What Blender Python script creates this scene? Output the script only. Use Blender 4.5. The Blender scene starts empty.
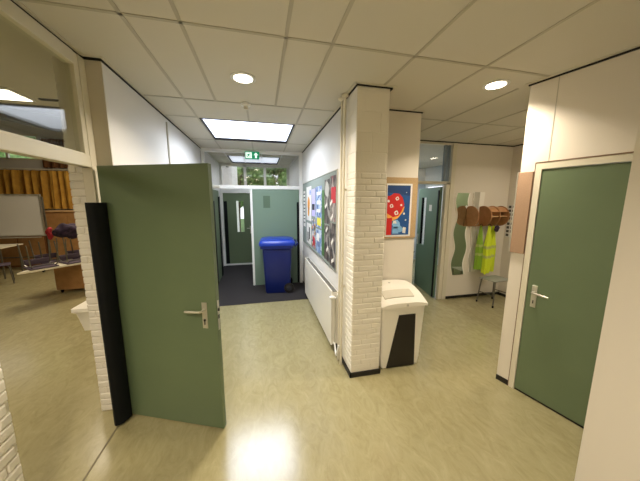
import bpy, bmesh, math, random
from mathutils import Vector, Matrix
random.seed(7)
PI = math.pi
col = bpy.context.scene.collection
sc = bpy.context.scene

# ------------------------------------------------------------------ helpers
def lin(h):
    h = h.lstrip('#'); c = [int(h[i:i+2], 16)/255 for i in (0, 2, 4)]
    return [x/12.92 if x <= .04045 else ((x+.055)/1.055)**2.4 for x in c] + [1]
def mat(name, hexc, rough=.6, metal=0, var=None, scale=8, bump=0, bscale=60, spec=.5, dist=.002, detail=4):
    m = bpy.data.materials.new(name); m.use_nodes = True
    nt = m.node_tree; b = nt.nodes['Principled BSDF']
    b.inputs['Base Color'].default_value = lin(hexc); b.inputs['Roughness'].default_value = rough
    b.inputs['Metallic'].default_value = metal; b.inputs['Specular IOR Level'].default_value = spec
    tc = nt.nodes.new('ShaderNodeTexCoord')
    if var:
        n = nt.nodes.new('ShaderNodeTexNoise'); n.inputs['Scale'].default_value = scale; n.inputs['Detail'].default_value = detail
        nt.links.new(tc.outputs['Object'], n.inputs['Vector'])
        r = nt.nodes.new('ShaderNodeValToRGB'); r.color_ramp.elements[0].position = .35; r.color_ramp.elements[1].position = .65
        r.color_ramp.elements[0].color = lin(hexc); r.color_ramp.elements[1].color = lin(var)
        nt.links.new(n.outputs['Fac'], r.inputs['Fac']); nt.links.new(r.outputs['Color'], b.inputs['Base Color'])
    if bump:
        n = nt.nodes.new('ShaderNodeTexNoise'); n.inputs['Scale'].default_value = bscale; n.inputs['Detail'].default_value = 3
        nt.links.new(tc.outputs['Object'], n.inputs['Vector'])
        bp = nt.nodes.new('ShaderNodeBump'); bp.inputs['Strength'].default_value = bump; bp.inputs['Distance'].default_value = dist
        nt.links.new(n.outputs['Fac'], bp.inputs['Height']); nt.links.new(bp.outputs['Normal'], b.inputs['Normal'])
    return m
def emit(name, hexc, strength):
    m = bpy.data.materials.new(name); m.use_nodes = True
    b = m.node_tree.nodes['Principled BSDF']
    b.inputs['Base Color'].default_value = lin(hexc)
    b.inputs['Emission Color'].default_value = lin(hexc); b.inputs['Emission Strength'].default_value = strength
    return m
def glassmat(name, tint='#ffffff', refl=.08):
    m = bpy.data.materials.new(name); m.use_nodes = True; nt = m.node_tree
    for n in list(nt.nodes): nt.nodes.remove(n)
    o = nt.nodes.new('ShaderNodeOutputMaterial'); t = nt.nodes.new('ShaderNodeBsdfTransparent')
    g = nt.nodes.new('ShaderNodeBsdfGlossy'); g.inputs['Roughness'].default_value = .02
    t.inputs['Color'].default_value = lin(tint)
    mx = nt.nodes.new('ShaderNodeMixShader'); mx.inputs[0].default_value = refl
    nt.links.new(t.outputs[0], mx.inputs[1]); nt.links.new(g.outputs[0], mx.inputs[2]); nt.links.new(mx.outputs[0], o.inputs['Surface'])
    return m

def B(): return bmesh.new()
def box(bm, x0, x1, y0, y1, z0, z1, bev=0, M=None):
    vs = [bm.verts.new((x, y, z)) for x in (x0, x1) for y in (y0, y1) for z in (z0, z1)]
    fs = [bm.faces.new([vs[i] for i in q]) for q in ((0,1,3,2),(4,6,7,5),(0,4,5,1),(2,3,7,6),(0,2,6,4),(1,5,7,3))]
    if bev:
        es = list({e for f in fs for e in f.edges})
        r = bmesh.ops.bevel(bm, geom=es, offset=bev, segments=2, affect='EDGES', profile=.5)
        vs = list({v for f in r['faces'] for v in f.verts} | {v for v in vs if v.is_valid})
    if M is not None:
        for v in vs: v.co = M @ v.co
    return vs
def tube(bm, pts, r, n=10, closed=False):
    pts = [Vector(p) for p in pts]; rings = []; N = len(pts)
    up = None
    for i, p in enumerate(pts):
        a = pts[(i-1) % N] if (i > 0 or closed) else p; b = pts[(i+1) % N] if (i < N-1 or closed) else p
        t = (b-a).normalized()
        if up is None:
            up = Vector((0, 0, 1)) if abs(t.z) < .9 else Vector((1, 0, 0))
        s = t.cross(up).normalized(); u = s.cross(t).normalized(); up = u
        rings.append([bm.verts.new(p + r*(math.cos(2*PI*k/n)*s + math.sin(2*PI*k/n)*u)) for k in range(n)])
    M = N if closed else N-1
    for i in range(M):
        A, C = rings[i], rings[(i+1) % N]
        for k in range(n): bm.faces.new((A[k], A[(k+1) % n], C[(k+1) % n], C[k]))
    if not closed:
        bm.faces.new(rings[0][::-1]); bm.faces.new(rings[-1])
def arc(c, r, a0, a1, n, ax='xz'):
    o = []
    for i in range(n+1):
        a = a0+(a1-a0)*i/n; u, v = r*math.cos(a), r*math.sin(a)
        o.append({'xz': (c[0]+u, c[1], c[2]+v), 'yz': (c[0], c[1]+u, c[2]+v), 'xy': (c[0]+u, c[1]+v, c[2])}[ax])
    return o
def lathe(bm, prof, c=(0, 0, 0), n=32, axis='z'):
    rings = []
    for r, h in prof:
        ring = []
        for k in range(n):
            a = 2*PI*k/n; u, v = r*math.cos(a), r*math.sin(a)
            q = {'z': (u, v, h), 'y': (u, h, v), 'x': (h, u, v)}[axis]
            ring.append(bm.verts.new(Vector(c)+Vector(q)))
        rings.append(ring)
    for A, C in zip(rings, rings[1:]):
        for k in range(n): bm.faces.new((A[k], A[(k+1) % n], C[(k+1) % n], C[k]))
    bm.faces.new(rings[0]); bm.faces.new(rings[-1])
def prism(bm, poly, o, u, v, w, M=None):
    """poly of 2D points extruded: o + a*u + b*v, thickness vector w"""
    o, u, v, w = map(Vector, (o, u, v, w))
    A = [bm.verts.new(o+a*u+b*v) for a, b in poly]; C = [bm.verts.new(o+a*u+b*v+w) for a, b in poly]
    n = len(poly); bm.faces.new(A); bm.faces.new(C[::-1])
    for i in range(n): bm.faces.new((A[i], C[i], C[(i+1) % n], A[(i+1) % n]))
def wm(o):
    m = Matrix()
    while o is not None:
        m = Matrix.Translation(o.location) @ Matrix.Rotation(o.rotation_euler.z, 4, 'Z') @ m; o = o.parent
    return m
def mk(name, bm, m, smooth=False):
    bmesh.ops.recalc_face_normals(bm, faces=bm.faces)
    me = bpy.data.meshes.new(name); bm.to_mesh(me); bm.free()
    if m: me.materials.append(m)
    o = bpy.data.objects.new(name, me); col.objects.link(o)
    if smooth:
        for p in me.polygons: p.use_smooth = True
        try: me.set_sharp_from_angle(angle=math.radians(40))
        except Exception: pass
    return o
def part(name, bm, m, parent, smooth=False, label=None, local=False):
    """a part, geometry given in world coordinates unless local"""
    if not local: bm.transform(wm(parent).inverted())
    o = mk(name, bm, m, smooth); o.parent = parent
    if label: o['label'] = label
    return o
def thing(name, label, cat, loc, rz=0, group=None):
    o = bpy.data.objects.new(name, None); col.objects.link(o); o.location = loc; o.rotation_euler = (0, 0, rz)
    o.empty_display_size = .1; o['label'] = label; o['category'] = cat
    if group: o['group'] = group
    return o
def parts(name, shapes, m, parent, smooth=False, local=False):
    for fn in shapes:
        bm = bmesh.new(); fn(bm); part(name, bm, m, parent, smooth, local=local)
def bxs(*qs, **k): return [(lambda bm, q=q: box(bm, *q, **k)) for q in qs]
def solo(name, bm, m, label, cat, group=None, smooth=False):
    cs = [v.co for v in bm.verts]
    c = Vector((sum(v.x for v in cs)/len(cs), sum(v.y for v in cs)/len(cs), min(v.z for v in cs)))
    bm.transform(Matrix.Translation(-c))
    o = mk(name, bm, m, smooth); o.location = c; o['label'] = label; o['category'] = cat
    if group: o['group'] = group
    return o
def struct(name, bm, m, label, cat, smooth=False):
    o = mk(name, bm, m, smooth); o['kind'] = 'structure'; o['label'] = label; o['category'] = cat
    return o
def sthing(name, label, cat, loc):
    o = thing(name, label, cat, loc); o['kind'] = 'structure'; return o
def dup(root, loc, rz=0, label=None):
    r = root.copy(); col.objects.link(r); r.location = loc; r.rotation_euler = (0, 0, rz)
    if label: r['label'] = label
    for ch in list(root.children):
        c = ch.copy(); col.objects.link(c); c.parent = r
        for g in list(ch.children):
            d = g.copy(); col.objects.link(d); d.parent = c
    return r
def bricks(bm, o, u, nrm, width, height, z0=0, L=.2, H=.05, j=.007, dep=.0045, seed=1):
    """raised bricks on the face that starts at o, runs along u, looks along nrm"""
    rnd = random.Random(seed); o = Vector(o); u = Vector(u).normalized(); n = Vector(nrm).normalized(); z = Vector((0, 0, 1))
    rows = int(height/(H+j))
    for r in range(rows+1):
        za = z0+r*(H+j); zb = min(za+H, z0+height)
        if zb-za < .01: continue
        x = -(L+j)*(0, .5, .25, .75)[r % 4]
        while x < width:
            a, b = max(x, 0), min(x+L, width)
            if b-a > .015:
                d = dep+rnd.uniform(-.0015, .0015); i = .007; w = rnd.uniform(-.002, .002)
                ba = [o+u*s+z*t for s, t in ((a, za), (b, za), (b, zb), (a, zb))]
                fr = [o+u*s+z*(t+w)+n*d for s, t in ((a+i, za+i), (b-i, za+i), (b-i, zb-i), (a+i, zb-i))]
                mid = [o+u*s+z*(t+w*.6)+n*d*.75 for s, t in ((a+.003, za+.003), (b-.003, za+.003), (b-.003, zb-.003), (a+.003, zb-.003))]
                V = [[bm.verts.new(p) for p in q] for q in (ba, mid, fr)]
                for A, C in ((V[0], V[1]), (V[1], V[2])):
                    for k in range(4): bm.faces.new((A[k], A[(k+1) % 4], C[(k+1) % 4], C[k]))
                bm.faces.new(V[2]); bm.faces.new(V[0][::-1])
            x += L+j

# ------------------------------------------------------------------ materials
M_wall = mat('warm_white_paint', '#d9d2c4', .7, bump=.15, bscale=90)
M_wallc = mat('corridor_white_paint', '#dcdad6', .65, bump=.25, bscale=40)
M_brick = mat('painted_brick', '#e2ddd0', .5, bump=.5, bscale=70, dist=.003)
M_frame = mat('cream_gloss_paint', '#d3cdb9', .4)
M_white = mat('white_gloss_paint', '#e4e4e0', .35)
M_tile = mat('ceiling_tile', '#cdc8ba', .9, bump=.2, bscale=220)
M_grid = mat('ceiling_grid_metal', '#b2ac9a', .55)
M_gap = mat('shadow_gap_black', '#171411', .8)
M_green = mat('sage_green_door_paint', '#627254', .42, var='#5e6e51', scale=3)
M_greenb = mat('skylit_green_door_paint', '#708676', .4)  # paler, bluer green holds the skylight falling on the corridor leaf
M_greend = mat('olive_green_door_paint', '#68785b', .5)
M_teal = mat('teal_green_door_paint', '#5c7662', .45)
M_black = mat('black_rubber', '#0c0f11', .6, spec=.2)
M_steel = mat('brushed_steel', '#c9c7bf', .3, 1)
M_alu = mat('satin_aluminium', '#cfccc0', .35, .8)
M_dark = mat('dark_slot', '#15120e', .8)
M_carpet = mat('charcoal_carpet', '#1f1c1e', .95, var='#2a2627', scale=200, bump=.4, bscale=500)
M_base = mat('black_baseboard', '#16130f', .5)
M_rad = mat('radiator_enamel', '#e3dfd5', .3)
M_grille = mat('radiator_grille_grey', '#90908c', .4)
M_pipe = mat('pipe_paint', '#d6cfbb', .4)
M_blue = mat('blue_bin_plastic', '#051a60', .38)
M_bluel = mat('blue_lid_plastic', '#0e349c', .3)
M_cork = mat('cork_board', '#ab8f66', .9, var='#b99d74', scale=120)
M_pink = mat('hessian_pin_board', '#a88b70', .9, var='#a0836a', scale=150)
M_felt = mat('green_grey_board_felt', '#87918a', .9)
M_sh = mat('white_plastic', '#e6e2d6', .35)
M_blackp = mat('black_plastic', '#16110e', .4)
M_shslot = mat('recess_grey_plastic', '#c9c3b2', .5)
M_ply = mat('beech_plywood', '#b08055', .5, var='#a3744a', scale=14)
M_plyd = mat('plywood_edge', '#cfa877', .55)
M_hi = mat('hi_vis_yellow', '#cfe02a', .6)
M_hig = mat('hi_vis_green', '#84ad2c', .6)
M_tape = mat('reflective_tape', '#b4c070', .3)
M_mirror = mat('mirror_glass', '#e9efe6', .03, 1)
M_pale = mat('pale_board', '#eae6dc', .5)
M_tube = mat('stool_tube_chrome', '#77746b', .3, .9)
M_seatg = mat('grey_seat', '#8f9286', .45)
M_curt = mat('ochre_curtain', '#c3953a', .85, var='#ab7d28', scale=5)
M_curd = mat('brown_curtain', '#6e4725', .85)
M_wb = mat('whiteboard_white', '#d9d6d0', .3)
M_wood = mat('oak_veneer', '#ad8150', .45, var='#a07546', scale=9)
M_woodd = mat('dark_wood', '#7b4f2b', .5)
M_top = mat('table_laminate', '#ded6bd', .35)
M_purp = mat('purple_grey_plastic', '#4f4250', .45)
M_bund = mat('dark_purple_cloth', '#1f1526', .8, var='#3a2440', scale=25)
M_red = mat('red_cloth', '#a8222c', .7)
M_paper = mat('white_paper', '#dedcd7', .7)
M_leaf = mat('leaf_green', '#557f3d', .6, var='#a3c47c', scale=5)
M_bark = mat('bark_brown', '#4b3a2a', .9)
M_grass = mat('lawn_green', '#5d7a3c', .9, var='#4c6a30', scale=2)
M_render = mat('white_render', '#f0eeec', .7)
M_glass = glassmat('clear_glass')
M_glass2 = glassmat('transom_glass', '#f4f6f2', .06)
M_down = emit('downlight_diffuser', '#fff0d6', 14)
M_sky = emit('skylight_diffuser', '#e4ebff', 2.6)
M_sky2 = emit('vestibule_skylight_diffuser', '#dfe6f2', .62)
M_fluo = emit('ceiling_panel_diffuser', '#fff2e0', 5)
M_cool = emit('office_downlight_diffuser', '#eef5ff', 9)
M_exitg = emit('exit_green', '#0a8f62', .45)
M_exitw = emit('exit_white', '#eafff4', .8)

# linoleum: marbled yellow-green, soft gloss
M_floor = bpy.data.materials.new('marbled_linoleum'); M_floor.use_nodes = True
nt = M_floor.node_tree; b = nt.nodes['Principled BSDF']; b.inputs['Roughness'].default_value = .3; b.inputs['Specular IOR Level'].default_value = .8
tc = nt.nodes.new('ShaderNodeTexCoord'); mp = nt.nodes.new('ShaderNodeMapping'); mp.inputs['Scale'].default_value = (3.2, 1.5, 1)
nt.links.new(tc.outputs['Object'], mp.inputs['Vector'])
n1 = nt.nodes.new('ShaderNodeTexNoise'); n1.inputs['Scale'].default_value = 3.5; n1.inputs['Detail'].default_value = 8; n1.inputs['Roughness'].default_value = .7; n1.inputs['Distortion'].default_value = 1.4
nt.links.new(mp.outputs[0], n1.inputs['Vector'])
r1 = nt.nodes.new('ShaderNodeValToRGB'); r1.color_ramp.elements[0].position = .3; r1.color_ramp.elements[1].position = .72
r1.color_ramp.elements[0].color = lin('#8d855f'); r1.color_ramp.elements[1].color = lin('#a39b76')
nt.links.new(n1.outputs['Fac'], r1.inputs['Fac']); nt.links.new(r1.outputs[0], b.inputs['Base Color'])
n2 = nt.nodes.new('ShaderNodeTexNoise'); n2.inputs['Scale'].default_value = 2.5
nt.links.new(tc.outputs['Object'], n2.inputs['Vector'])
mr = nt.nodes.new('ShaderNodeMapRange'); mr.inputs['To Min'].default_value = .15; mr.inputs['To Max'].default_value = .26
nt.links.new(n2.outputs['Fac'], mr.inputs['Value']); nt.links.new(mr.outputs[0], b.inputs['Roughness'])

def collage(name, cols, scale, rough=.5, seed=0, rot=0, st=1):
    m = bpy.data.materials.new(name); m.use_nodes = True; nt = m.node_tree; b = nt.nodes['Principled BSDF']; b.inputs['Roughness'].default_value = rough
    tc = nt.nodes.new('ShaderNodeTexCoord'); v = nt.nodes.new('ShaderNodeTexVoronoi'); v.inputs['Scale'].default_value = scale
    mp = nt.nodes.new('ShaderNodeMapping'); mp.inputs['Location'].default_value = (seed, seed*2, seed); mp.inputs['Rotation'].default_value = (rot, 0, 0); mp.inputs['Scale'].default_value = (1, st, 1)
    nt.links.new(tc.outputs['Object'], mp.inputs['Vector']); nt.links.new(mp.outputs[0], v.inputs['Vector'])
    s = nt.nodes.new('ShaderNodeSeparateColor'); nt.links.new(v.outputs['Color'], s.inputs[0])
    r = nt.nodes.new('ShaderNodeValToRGB'); r.color_ramp.interpolation = 'CONSTANT'
    for i, c in enumerate(cols):
        e = r.color_ramp.elements[i] if i < 2 else r.color_ramp.elements.new(i/len(cols))
        e.position = i/len(cols); e.color = lin(c)
    nt.links.new(s.outputs[0], r.inputs['Fac']); nt.links.new(r.outputs[0], b.inputs['Base Color'])
    return m

H = 2.8           # ceiling height
# ------------------------------------------------------------------ floor and ceiling
bm = B(); box(bm, -9.5, 6.5, -3, 4.45, -.1, 0); box(bm, -9.5, -1.2, 4.45, 9.2, -.1, 0); box(bm, .98, 6.5, 4.45, 9.2, -.1, 0)
struct('floor', bm, M_floor, 'yellow-green marbled linoleum floor running through hall and classroom', 'floor')
bm = B(); box(bm, -1.2, .98, 4.45, 7.6, -.1, .004)
struct('floor_vestibule', bm, M_carpet, 'dark charcoal entrance carpet at the end of the corridor', 'floor')

bm = B()
# hall ceiling with the openings of the two skylights left out
box(bm, -1.39, 6.5, -3, 3.54, H, H+.08); box(bm, -1.39, -.70, 3.54, 7.6, H, H+.08); box(bm, .47, 6.5, 3.54, 7.6, H, H+.08)
box(bm, -.70, .47, 4.66, 6.15, H, H+.08); box(bm, -.70, .47, 7.25, 7.6, H, H+.08)
ceil = struct('ceiling', bm, M_tile, 'suspended ceiling of beige mineral tiles above hall and corridor', 'ceiling')
bm = B(); g = .011; zg0, zg1 = H-.004, H
def gx(x, y0, y1): box(bm, x-g, x+g, y0, y1, zg0, zg1)
def gy(y, x0, x1): box(bm, x0, x1, y-g, y+g, zg0, zg1)
x0 = -.715
for k in (0, .5, 1.5, 2, 3, 4): gx(x0+.6*k, -2.9, 2.936)
for k in (5, 6, 7, 8): gx(x0+.6*k, 2.0, 3.88)
gx(x0+2.4, 2.95, 3.88) if False else None
for y in (-1.78, -.6, .577, 1.757): gy(y, -1.2, 2.35 if y > 1 else 1.85)
gy(2.936, -1.09, .84); gy(2.936, 1.82, 4.48)
gx(x0, 2.936, 5.43); gx(x0+.6, 2.936, 3.52); gx(x0+.6, 4.68, 5.43); gx(x0+1.2, 2.936, 5.43)
gy(3.52, -1.09, -.72); gy(3.52, .49, .86); gy(4.68, -1.09, -.72); gy(4.68, .49, .86); 

gr = mk('ceiling_grid', bm, M_grid); gr.parent = ceil
bm = B()
for x in (-.715, .485): gx(x, 5.5, 7.38)
gx(-.36, 5.5, 6.15); gx(.05, 5.5, 6.15); gy(6.14, -1.0, .8)
gr = mk('vestibule_grid', bm, M_white); gr.parent = ceil

def skylight(lbl, x0, x1, y0, y1, m, bars):
    t = thing('skylight', lbl, 'skylight', ((x0+x1)/2, (y0+y1)/2, H))
    bm = B()
    for a in ((x0-.012, x0, y0-.012, y1+.012), (x1, x1+.012, y0-.012, y1+.012), (x0, x1, y0-.012, y0), (x0, x1, y1, y1+.012)):
        box(bm, *a, H-.006, H+.1)
    part('frame', bm, M_gap, t)
    bm = B(); box(bm, x0, x1, y0, y1, H+.03, H+.05); part('diffuser', bm, m, t)
    if bars:
        bm = B()
        for bx_ in bars: box(bm, bx_-.012, bx_+.012, y0, y1, H+.01, H+.03)
        part('glazing_bars', bm, M_white, t)
skylight('bright rectangular skylight panel in the corridor ceiling before the exit sign', -.69, .46, 3.553, 4.65, M_sky, None)
skylight('bluish skylight panel in the vestibule ceiling behind the exit sign', -.69, .46, 6.165, 7.235, M_sky2, (-.36, .05))

# ------------------------------------------------------------------ walls
def wallbox(name, m, lbl, *boxes, cat='wall'):
    bm = B()
    for q in boxes: box(bm, *q)
    return struct(name, bm, m, lbl, cat)
wallbox('wall_back', M_wall, 'hall wall behind the viewer', (-1.39, 1.95, -3.1, -3, 0, H))
# left, near brick pier of the classroom opening
bm = B(); box(bm, -1.39, -1.205, -3, 1.385, 0, H)
bricks(bm, (-1.205, .6, 0), (0, 1, 0), (1, 0, 0), .785, H, seed=3, dep=.010); bricks(bm, (-1.205, 1.385, 0), (-1, 0, 0), (0, 1, 0), .185, H, seed=4, dep=.010)
struct('wall_left', bm, M_brick, 'white painted brick wall left of the classroom opening', 'wall')
# left, far brick jamb + classroom partition wall
bm = B(); box(bm, -1.385, -1.205, 2.32, 9.1, 0, 4.6)
bricks(bm, (-1.385, 2.32, 0), (1, 0, 0), (0, -1, 0), .12, 2.04, L=.21, seed=5, dep=.008)
bricks(bm, (-1.385, 2.32, 0), (0, 1, 0), (-1, 0, 0), 3.0, H, seed=6, dep=.010)
struct('wall_left_jamb', bm, M_brick, 'white painted brick jamb behind the open green door', 'wall')
wallbox('wall_left_corridor', M_wallc, 'smooth white corridor wall behind the open green door', (-1.205, -1.09, 2.31, 5.42, 0, H))
bm = B(); box(bm, -1.092, -1.078, 3.585, 3.615, 0, 2.74); struct('trim_1', bm, M_grid, 'narrow grey vertical joint strip on the corridor wall', 'trim')
bm = B(); box(bm, -1.205, -1.089, 2.303, 2.312, 0, 2.785); struct('trim_2', bm, mat('beige_paint', '#c9c2b2', .6), 'beige painted pier face beside the glazed classroom frame', 'trim')
# column and corridor wall, right
bm = B(); box(bm, .85, 1.16, 2.25, 2.73, .0, H)
for o_, u_, n_, w_, sd in (((.85, 2.25, .08), (1, 0, 0), (0, -1, 0), .31, 8), ((.85, 2.25, .08), (0, 1, 0), (-1, 0, 0), .2, 9), ((1.16, 2.25, .08), (0, 1, 0), (1, 0, 0), .48, 10)):
    bricks(bm, o_, u_, n_, w_, 1.98, seed=sd, H=.048, dep=.0055)
    bricks(bm, (o_[0], o_[1], 2.065), u_, n_, w_, H-2.08, seed=sd+20, H=.17, L=.3, j=.005, dep=.003)
struct('wall_column', bm, M_brick, 'cream painted brick column at the corner of the corridor', 'column')
wallbox('wall_right_corridor', M_wallc, 'white corridor wall carrying the pinboard and radiator', (.87, .98, 2.73, 5.43, 0, H))
wallbox('wall_middle', M_wall, 'cream wall with the red tree poster beside the brick column', (.98, 1.81, 2.73, 3.9, 0, H))
# alcove
wallbox('wall_alcove', M_wall, 'cream wall with mirror and coat rack in the alcove', (3.3, 4.5, 3.9, 4.0, 0, H))
wallbox('wall_office_side', M_wall, 'cream wall left of the office doorway', (1.81, 2.3, 3.9, 4.0, 0, H), (2.3, 2.4, 4.0, 7.0, 0, H))
wallbox('wall_alcove_side', M_wall, 'side wall of the alcove with the notices', (4.5, 4.6, 1.9, 4.0, 0, H))
# right angled wall with the door (local frame: s along the wall, t out of the wall)
C0 = Vector((2.305, 1.905, 0)); U = Vector((.232, -.973, 0)).normalized(); N_ = Vector((-.973, -.232, 0)).normalized()
MR = Matrix(((U.x, N_.x, 0, C0.x), (U.y, N_.y, 0, C0.y), (0, 0, 1, 0), (0, 0, 0, 1)))
bm = B()
box(bm, 0, .115, -.12, 0, 0, H, M=MR); box(bm, .115, 1.16, -.12, 0, 2.125, H, M=MR); box(bm, 1.16, 2.4, -.12, 0, 0, H, M=MR)
box(bm, 2.42, 4.5, 1.86, 1.96, 0, H)
struct('wall_right', bm, M_wall, 'cream wall around the closed green door on the right', 'wall')
bm = B(); box(bm, .195, .2, 0, .002, 2.13, 2.78, M=MR)
struct('trim_3', bm, M_grid, 'thin vertical panel joint above the green door on the right', 'trim')
wallbox('wall_right_near', M_wall, 'near pale wall end at the right edge', (1.85, 2.4, -3, .95, 0, H))
# shadow gaps / ceiling edge trims
bm = B()
zz = (H-.016, H-.0005)
for q in ((-1.205, -1.195, -3, 2.30), (-1.205, -1.085, 2.296, 2.305), (-1.092, -1.08, 2.30, 5.42), (.838, .85, 2.24, 2.6), (.838, 1.17, 2.232, 2.24), (.858, .87, 2.73, 5.42),
          (1.17, 1.182, 2.24, 2.72), (1.17, 1.82, 2.718, 2.73), (1.81, 1.822, 2.73, 3.89), (1.82, 3.3, 3.885, 3.895), (3.3, 4.5, 3.888, 3.9), (4.488, 4.5, 1.96, 3.9), (1.838, 1.85, -3, .95)):
    box(bm, *q, *zz)
box(bm, -.01, 2.4, 0, .012, *zz, M=MR)
struct('trim_4', bm, M_gap, 'black shadow gap along the top of the walls', 'trim')
bm = B()
for q in ((-1.195, -1.17, -3, 2.27), (-1.08, -1.06, 2.27, 5.42), (.815, .838, 2.22, 2.6), (.815, 1.2, 2.21, 2.232), (.838, .858, 2.73, 5.42), (1.182, 1.83, 2.695, 2.718), (1.822, 1.845, 2.73, 3.87)):
    box(bm, *q, H-.005, H-.0005)
box(bm, -.02, 2.4, .012, .04, H-.005, H-.0005, M=MR)
struct('trim_5', bm, M_frame, 'cream metal edge profile of the suspended ceiling', 'trim')
# baseboards
def base(name, lbl, *bs, M=None):
    bm = B()
    for q in bs: box(bm, *q, 0.001, .05, M=M)
    struct(name, bm, M_base, lbl, 'baseboard')
base('baseboard_column', 'black baseboard around the brick column', (.835, .85, 2.235, 2.73), (.835, 1.17, 2.235, 2.25), (1.16, 1.172, 2.235, 2.73))
base('baseboard_corridor', 'black baseboard below the radiator', (.855, .87, 2.73, 5.42))
base('baseboard_corridor_left', 'black baseboard behind the open green door', (-1.09, -1.078, 2.31, 5.42))
base('baseboard_alcove', 'black baseboard below the coat rack', (3.31, 4.488, 3.888, 3.9), (4.488, 4.5, 1.96, 3.9))
base('baseboard_right', 'short black baseboard left of the green door on the right', (0, .11, 0, .01), M=MR)
base('baseboard_middle', 'black baseboard behind the white paper bin', (1.172, 1.81, 2.718, 2.73))
bm = B(); box(bm, -1.182, -1.170, .5, 2.12, .0, .002); struct('trim_6', bm, mat('threshold_brown', '#6e6549', .5), 'dark floor seam at the classroom doorway', 'trim')

# ------------------------------------------------------------------ classroom glazed frame (window_1) + door_1
w = sthing('window_1', 'cream framed glazed transom over the classroom opening', 'window', (-1.2, 1.8, 2.05))
bm = B()
box(bm, -1.255, -1.19, 2.235, 2.305, 0, H-.016, .004)           # jamb post full height
box(bm, -1.25, -1.195, 2.19, 2.235, 2.03, H-.016, .003)
box(bm, -1.255, -1.19, 1.39, 2.235, 2.03, 2.115, .006)
box(bm, -1.255, -1.19, 1.39, 2.19, 2.70, H-.016, .004)
box(bm, -1.245, -1.20, 1.39, 2.19, 2.115, 2.125); box(bm, -1.235, -1.205, 1.39, 1.43, 2.125, 2.70)
part('window_frame', bm, M_frame, w)
bm = B(); box(bm, -1.226, -1.220, 1.43, 2.19, 2.125, 2.70); part('pane', bm, M_glass2, w)

# door_1: open leaf
A = Vector((-1.16, 2.232, 0)); Bv = Vector((-.34, 1.89, 0)); L1 = (Bv-A).length; ang = math.atan2(Bv.y-A.y, Bv.x-A.x)
d1 = sthing('door_1', 'large sage green door standing open in the foreground', 'door', A); d1.rotation_euler.z = ang
# local: x along the leaf, y negative faces the camera
bm = B(); box(bm, 0, L1, 0, .04, .012, 2.045, .0015); part('door_leaf', bm, M_green, d1, local=True)
def lever_set(parent, x, zc, y, dirx, ydir=-1):
    """long plate handle"""
    bm = B(); a, b_ = sorted((y, y+ydir*.008)); box(bm, x-.02, x+.02, a, b_, zc-.115, zc+.085, .002)
    hd = part('door_handle', bm, M_alu, parent, local=True)
    bm = B(); r = .009
    tube(bm, [(x, y+ydir*.008, zc+.03), (x, y+ydir*.045, zc+.03), (x+dirx*.012, y+ydir*.055, zc+.03), (x+dirx*.125, y+ydir*.055, zc+.026)], r, 12)
    part('lever', bm, M_alu, hd, True, local=True)
    bm = B(); lathe(bm, [(.001, 0), (.009, 0), (.009, ydir*.004), (.001, ydir*.004)], (x, y+ydir*.008, zc-.05), 16, 'y'); box(bm, x-.003, x+.003, y+min(ydir*.009, ydir*.013), y+max(ydir*.009, ydir*.013), zc-.085, zc-.055)
    part('keyhole', bm, M_dark, hd, local=True)
lever_set(d1, L1-.095, .97, 0, -1)
bm = B(); box(bm, L1, L1+.002, .01, .03, .84, 1.07)
part('lock_faceplate', bm, M_steel, d1, local=True)
bm = B(); box(bm, L1+.002, L1+.010, .014, .026, .99, 1.01); box(bm, L1+.002, L1+.004, .013, .027, .93, .96); part('latch', bm, M_dark, d1, local=True)
# finger guard: black curved strip from frame to leaf
def guard(parent, pts, z0, z1, name='finger_guard', th=.004):
    bm = B(); n = len(pts)
    vs = [[bm.verts.new((x, y, z)) for x, y in pts] for z in (z0, z1)]
    bm.faces.new(vs[0]); bm.faces.new(vs[1][::-1])
    for i in range(n): bm.faces.new((vs[0][i], vs[0][(i+1) % n], vs[1][(i+1) % n], vs[1][i]))
    part(name, bm, M_black, parent, True)
gp = [(-1.192, 2.105), (-1.178, 2.095), (-1.155, 2.1), (-1.135, 2.12), (-1.115, 2.155), (-1.105, 2.19), (-1.112, 2.207), (-1.165, 2.228), (-1.189, 2.228)]
guard(d1, gp, .02, 1.78)

# ------------------------------------------------------------------ corridor end partition (Y 5.45)
w = sthing('window_2', 'white framed glazed screen above the doors at the end of the corridor', 'window', (-.1, 5.46, 2.05))
bm = B()
box(bm, -1.09, -1.03, 5.43, 5.50, 0, H, .003); box(bm, .80, .87, 5.43, 5.50, 0, H, .003)
box(bm, -1.03, .80, 5.43, 5.50, 2.74, H, .003); box(bm, -1.03, .80, 5.43, 5.50, 2.045, 2.115, .003)
part('window_frame', bm, M_white, w)
bm = B(); box(bm, -1.03, .80, 5.462, 5.468, 2.115, 2.74); part('pane', bm, M_glass, w)
d2 = sthing('door_2', 'pale grey-green closed door leaf behind the blue wheeled bin', 'door', (.3, 5.45, 0))
bm = B(); box(bm, -.165, .795, 5.445, 5.485, .01, 2.04, .001); part('door_leaf', bm, M_greenb, d2)
bm = B(); box(bm, -.21, -.166, 5.44, 5.49, .01, 2.04, .002); part('edge_profile', bm, M_white, d2)
bm = B(); box(bm, .05, .19, 5.442, 5.4448, 1.66, 1.91); part('vision_panel', bm, mat('wired_glass_green', '#566a58', .3), d2, label='small darker square panel')
bm = B(); box(bm, .745, .79, 5.425, 5.4448, .02, 1.78, .004); part('finger_guard', bm, M_black, d2)
d3 = sthing('door_3', 'open green door leaf folded back along the vestibule left wall', 'door', (-.98, 5.6, 0))
bm = B(); box(bm, -1.0, -.96, 5.55, 6.45, .012, 2.04, .001); part('door_leaf', bm, M_greend, d3)
parts('finger_guard', bxs((-.9598, -.935, 5.53, 5.68, .02, 1.8), (-.9598, -.94, 6.3, 6.44, .02, 1.9)), M_black, d3)
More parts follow.
